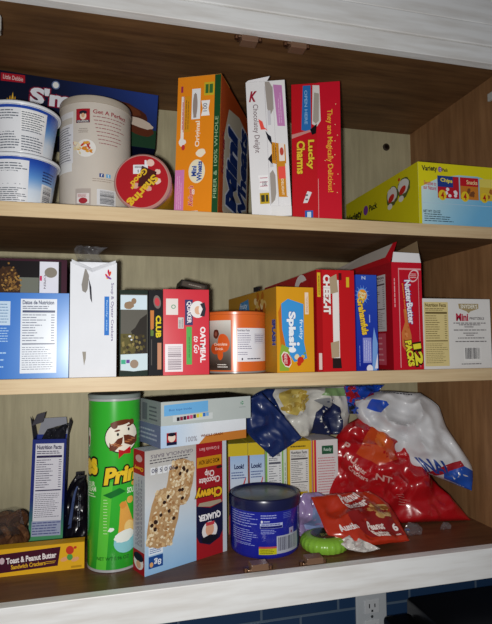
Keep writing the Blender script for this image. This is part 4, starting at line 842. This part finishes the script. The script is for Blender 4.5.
# boxes at the back of the bottom shelf
for k, (x, w_, hh, lb) in enumerate(((.2080, .0365, .162, 'pale blue box with yellow top band, left of its twin'), (.2455, .0315, .162, 'pale blue box with yellow top band, right of its twin'))):
    c = Carton('snack_box', lb, 'box', (x, .168, 0), (w_, .10, hh), '#c9b83c', group='pale blue boxes behind the blue tub')
    F = c.F; rect(c.mb, F, 0, 0, 1, 1, vgrad((0, '#e6e8ee'), (.6, '#c8d4e6'), (.9, '#9cbce6'), (1, '#9cbce6')), 1); rect(c.mb, F, 0, .86, 1, 1, '#d2b82c', 2); rect(c.mb, F, 0, 0, .09, .86, '#8a3040', 2)
    text(c.mb, F, 'Look!', .18 if k else .3, .715, .80, .77, '#202c5c', layer=4, bold=.04); lines(c.mb, F, .15, .60, .92, .69, 3, '#5a6a9a', 3, .4); lines(c.mb, F, .15, .10, .92, .48, 9, '#8a94b0', 3, .35)
    poly(c.mb, F, [(.72, .52), (.76, .55), (.88, .62), (.9, .60), (.76, .50)], '#c82c34', 4); poly(c.mb, F, [(.0, .2), (.14, .24), (.16, .46), (.0, .4)], '#3c2430', 4); c.done()
c = Carton('snack_box', 'green striped box with white nutrition panel behind the blue tub', 'box', (.2790, .168, 0), (.0415, .10, .160), '#c6d4b8')
F = c.F; rect(c.mb, F, 0, 0, 1, 1, '#ccd6c8', 1); rect(c.mb, F, 0, 0, .07, 1, '#7ab048', 2); rect(c.mb, F, .78, 0, .84, 1, '#7ab048', 2); nutri(c.mb, F, .12, .10, .74, .90, 'Nutrition Facts', '#dfe0e2', '#5a5c68', 16); lines(c.mb, F, .87, .1, .97, .9, 1, '#8a9a80', 3, .3, rot=90, words=20); c.done()
c = Carton('snack_box', 'yellow box with white nutrition panel behind the blue tub', 'box', (.3225, .168, 0), (.0475, .10, .160), '#dcb42c')
F = c.F; rect(c.mb, F, 0, 0, 1, 1, '#dcb42c', 1); nutri(c.mb, F, .10, .28, .88, .90, 'Nutrition Facts', '#dfdcd8', '#5a5458', 16); lines(c.mb, F, .12, .92, .8, .96, 1, '#6a5a20', 3, .4); c.done()
c = Carton('snack_box', 'white box with red edge stripe and small green label', 'box', (.3715, .168, 0), (.0530, .10, .160), '#dcd4d4')
F = c.F; rect(c.mb, F, 0, 0, 1, 1, '#dcd4d4', 1); rect(c.mb, F, 0, 0, .16, 1, '#d02c44', 2); rect(c.mb, F, .04, 0, .08, 1, '#e8c04c', 3); rect(c.mb, F, .38, .83, .82, .93, '#2c5a40', 3); text(c.mb, F, 'Ready', .45, .855, .75, .905, '#c8d8cc', layer=4); lines(c.mb, F, .22, .12, .92, .80, 22, '#c86a78', 3, .3, ragged=.12, words=9); c.done()

# chip bag on top of those boxes
o = thing('chip_bag', 'crumpled navy, white and yellow chip bag on top of the back boxes', 'bag', (.3450, .225, .1602))
Lp = [(.0236, .002), (-.0559, .0089), (-.0821, .0551), (-.0756, .0823), (-.0466, .0955)]; Rp = [(.0493, .002), (.1200, .004), (.1310, .0362), (.1330, .0711), (.1290, .0955)]
bg = Bag(Lp, Rp, .070, seed=31, crinkle=.014, cs=24); m = MB()
def ccol(p):
    x, z = p.x, p.z+.16-.1602
    d = (x+.0)*.7+(z-.05)*1.0
    return [.78, .78, .76]
bg.surface(m, '#cfcdc6', 50, 40)
poly(m, bg, [(.0, .0), (.36, .0), (.33, .35), (.22, .65), (.10, .98), (.0, 1)], '#14285c', 2)
poly(m, bg, [(.20, .86), (.30, .52), (.40, .48), (.46, .60), (.55, .72), (.50, .80), (.40, .97), (.28, .97)], '#c9b25c', 2.4)
for k in range(16): ell(m, bg, random.uniform(.28, .48), random.uniform(.58, .90), .035, .05, random.choice(['#d8c478', '#c0a448', '#e6d898', '#b0923c']), 2.7+.03*k, random.uniform(0, 180), 10, .2)
poly(m, bg, [(.50, .03), (.60, .55), (.72, .72), (.86, .62), (.90, .02)], '#16224c', 2.4); poly(m, bg, [(.52, .02), (.56, .16), (.70, .14), (.74, .02)], '#c9b25c', 3)
poly(m, bg, [(.66, .82), (.97, .80), (.99, .95), (.70, .97)], '#86a870', 2.4); poly(m, bg, [(.60, .70), (.72, .78), (.78, .72), (.70, .62)], '#8a8c90', 2.9)
m.build('bag_film', MATFILM, o, smooth=1)
bg2 = Bag([(-.0575, -.0241), (-.1081, .0291), (-.1037, .0848)], [(-.0005, .0091), (-.0352, .0512), (-.077, .0948)], .022, seed=33, crinkle=.008, cs=22); m = MB(); bg2.surface(m, '#15295e', 30, 30)
m.build('folded_bag_end', MATFILM, o, smooth=1, loc=(-.0, -.075, 0))

# white and blue bag
o = thing('pretzel_bag', 'white and blue snack bag slumped against the right side panel', 'bag', (.5500, .1750, .15))
Lp = [(.0081, -.0428), (-.0313, -.0009), (-.0611, .047), (-.0644, .081), (-.0154, .0956)]; Rp = [(.1160, -.0880), (.1230, -.0435), (.0942, .0254), (.0856, .0673), (.0584, .0924)]
bg = Bag(Lp, Rp, .080, seed=41, A=(1, -.5, 0), B=(0, .25, 1), crinkle=.016, cs=17); m = MB(); bg.surface(m, '#cfcfd2', 50, 50)
poly(m, bg, [(.60, .0), (1.0, .0), (1, .20), (.90, .22), (.62, .10)], '#1c4fae', 2); poly(m, bg, [(.38, .03), (.45, .0), (.9, .22), (.88, .27)], '#a01a26', 2.4)
text(m, bg, 'INAL', .34, .06, .74, .19, '#20408c', layer=3, bold=.04, tilt=10)
poly(m, bg, [(.16, .60), (.30, .56), (.42, .66), (.40, .70), (.24, .72)], '#1f4fc0', 2); poly(m, bg, [(.02, .72), (.16, .70), (.20, .84), (.10, .90), (.0, .86)], '#b01a28', 2.2); poly(m, bg, [(.0, .86), (.12, .88), (.10, .99), (.0, 1)], '#1f4fc0', 2.3)
lines(m, bg, .25, .88, .85, .98, 2, '#3c3c48', 3, .5, rot=0, words=14)
m.build('bag_film', MATFILM, o, smooth=1)
o = thing('candy_wrapper', 'shiny blue and red crumpled wrapper wedged beneath the middle shelf', 'wrapper', (.470, .205, .20))
bg = Bag([(-.0027, .0021), (-.0064, .0303), (-.0123, .0586)], [(.0500, -.0007), (.050, .0281), (.0780, .0578)], .03, seed=44, crinkle=.02, cs=40); m = MB(); bg.surface(m, '#1c48b0', 34, 34)
poly(m, bg, [(.0, .45), (.28, .3), (.42, .5), (.32, .8), (.30, 1), (0, 1)], '#a01824', 2); poly(m, bg, [(.30, .38), (.42, .35), (.50, .6), (.4, .62)], '#c8ccd8', 2.4); poly(m, bg, [(.0, .0), (.3, .05), (.25, .3), (0, .4)], '#141828', 2.2)
m.build('wrapper_film', FILM, o, smooth=1)

# big red bag
o = thing('pretzel_nugget_bag', 'big red snack bag with an orange patch, slumped on the bottom shelf', 'bag', (.5150, .1300, 0))
Lp = [(-.1080, .004), (-.1112, .0627), (-.0951, .1233), (-.0613, .1700), (-.0225, .1900)]; Rp = [(.1560, .003), (.1279, .0427), (.0954, .082), (.0613, .1281), (.0233, .1780)]
bg = Bag(Lp, Rp, .085, seed=52, A=(1, -.15, 0), B=(0, .45, 1), crinkle=.018, cs=16, endp=.4); m = MB(); bg.surface(m, '#b0121a', 60, 56)
poly(m, bg, [(.46, .93), (.66, .78), (.70, .58), (.46, .46), (.24, .54), (.34, .74)], '#c84a20', 2)
for k in range(3): ell(m, bg, .48+.03*k, .66+.05*k, .06, .05, '#d8692c', 2.3, 20, 14, .1)
text(m, bg, 'P', .10, .56, .16, .61, '#e0b0a8', layer=3, bold=.03, tilt=-20); text(m, bg, 'NU', .13, .46, .26, .52, '#e0b0a8', layer=3, bold=.03, tilt=-24); text(m, bg, 'Water\nCrackers', .18, .36, .36, .44, '#e6c8c0', layer=3, tilt=-26)
text(m, bg, 'NT', .40, .32, .50, .38, '#e0b0a8', layer=3, bold=.03, tilt=-30); lines(m, bg, .50, .14, .58, .22, 5, '#d09088', 3, .25)
m.build('bag_film', FILM, o, smooth=1)
m = MB(); m.lathe([(.0035, 0), (.0045, .001), (.0035, .002)], '#3a68c8', 16)
tag(m.build('bottle_cap_sticker', PLAS, loc=(.5300, .1000, .0003)), 'tiny blue round piece before the big red bag', 'sticker')

# sandwich cracker packet
o = thing('cracker_packet', 'red orange peanut butter cracker packet lying open at the front', 'packet', (.4250, .0240, 0))
Lp = [(-.0220, .008), (-.0700, .022), (-.0770, .0479), (-.0815, .0730)]; Rp = [(.0680, .008), (.0650, .0273), (.0600, .0519), (.0340, .0745)]
bg = Bag(Lp, Rp, .036, seed=61, A=(1, 0, 0), B=(0, 1.1, 1), crinkle=.006, cs=24); m = MB(); bg.surface(m, '#b8321a', 44, 36)
poly(m, bg, [(.40, .15), (.95, .12), (.85, .60), (.55, .85), (.30, .60)], '#8c1a18', 2)
for k in range(26): ell(m, bg, random.uniform(.62, .86), random.uniform(.46, .66), .05, .03, random.choice(['#b8804a', '#c89a5c', '#8c5428', '#d0ac74']), 2.6+.03*k, -15, 9, .2)
text(m, bg, 'Peanut\nButter', .36, .66, .66, .92, '#e6d8d4', layer=4, bold=.03, tilt=8); text(m, bg, 'Austin', .12, .32, .36, .45, '#f0e4e0', layer=4, bold=.04); text(m, bg, 'Peanut\nButter', .48, .12, .70, .40, '#ecdcd4', layer=4, bold=.04, tilt=-6); text(m, bg, '6', .82, .20, .89, .34, '#f0e4e0', layer=4, bold=.04); lines(m, bg, .80, .12, .91, .17, 1, '#e0c8c0', 4, .5)
m.build('packet_film', FILM, o, smooth=1)
bg = Bag([(-.026, .004), (-.052, .010), (-.066, .020)], [(.004, .006), (-.016, .016), (-.040, .027)], .010, seed=63, B=(0, .9, 1), crinkle=.006, cs=60); m = MB(); bg.surface(m, '#cfc9c4', 20, 20); m.build('torn_film_edge', FILM, o, smooth=1, loc=(.002, -.010, 0))
# purple packet
o = thing('candy_packet', 'lilac film packet squeezed behind the green container', 'packet', (.3560, .1260, 0))
bg = Bag([(-.036, 0), (-.034, .035), (-.026, .066), (-.018, .074)], [(.030, 0), (.034, .035), (.030, .062), (.010, .074)], .022, seed=66, crinkle=.010, cs=36); m = MB(); bg.surface(m, '#9c86b4', 26, 26); poly(m, bg, [(.3, .1), (.7, .1), (.6, .5), (.4, .5)], '#7c8cb8', 2); m.build('packet_film', FILM, o, smooth=1)
o = thing('candy_packet', 'yellow film packet at the tub, left of the lilac one', 'packet', (.3330, .1520, 0))
bg = Bag([(-.020, 0), (-.018, .04), (-.016, .070)], [(.026, 0), (.028, .04), (.022, .070)], .014, seed=67, crinkle=.006, cs=40); m = MB(); bg.surface(m, '#c9a41c', 22, 22); m.build('packet_film', FILM, o, smooth=1)

# green ribbed container
o = thing('gum_container', 'round ribbed lime green container beside the blue tub', 'container', (.3510, .0640, 0))
m = MB(); n = 96; prof = [(.032, .0), (.0375, .002), (.0405, .0075), (.0405, .0135), (.0375, .019), (.030, .0225), (.024, .0232)]; vs = []; fs = []
for i, (r, z) in enumerate(prof):
    for k in range(n):
        rr = r*(1+(.018 if 0 < i < 5 else 0)*cos(2*pi*k/n*24)); vs.append((rr*cos(2*pi*k/n), rr*sin(2*pi*k/n), z))
for i in range(len(prof)-1):
    for k in range(n): fs.append((i*n+k, i*n+(k+1) % n, (i+1)*n+(k+1) % n, (i+1)*n+k))
fs.append(tuple(reversed(range(n)))); fs.append(tuple(range((len(prof)-1)*n, len(prof)*n))); m.mesh(vs, fs, '#86b83c'); m.build('ribbed_shell', PLAS, o, smooth=1)
m = MB(); m.lathe([(.0235, .0233), (.0235, .0242), (.021, .0247)], '#2c3424', 48); F = Flat((-.0235, -.0235, .0247), (1, 0, 0), (0, 1, 0), .047, .047); text(m, F, 'gum', .25, .15, .75, .42, '#9a9a5c', layer=2); m.build('top_label', GLOSS, o, smooth=1)

# scraps of clear film
for x, y, s_, lb in ((.525, .075, 1.0, 'crumpled bit of clear film in front of the big red bag'), (.600, .085, .6, 'small clear crumb of film near the right corner')):
    o = thing('film_scrap', lb, 'scrap', (x, y, 0), 0, 'clear film scraps')
    bg = Bag([(-.018*s_, 0), (-.016*s_, .012*s_), (-.008*s_, .022*s_)], [(.018*s_, 0), (.020*s_, .010*s_), (.010*s_, .020*s_)], .016*s_, seed=70+x, crinkle=.008*s_, cs=110); m = MB(); bg.surface(m, '#a0a0a4', 18, 18); m.build('crumpled_film', CLEAR, o, smooth=1)
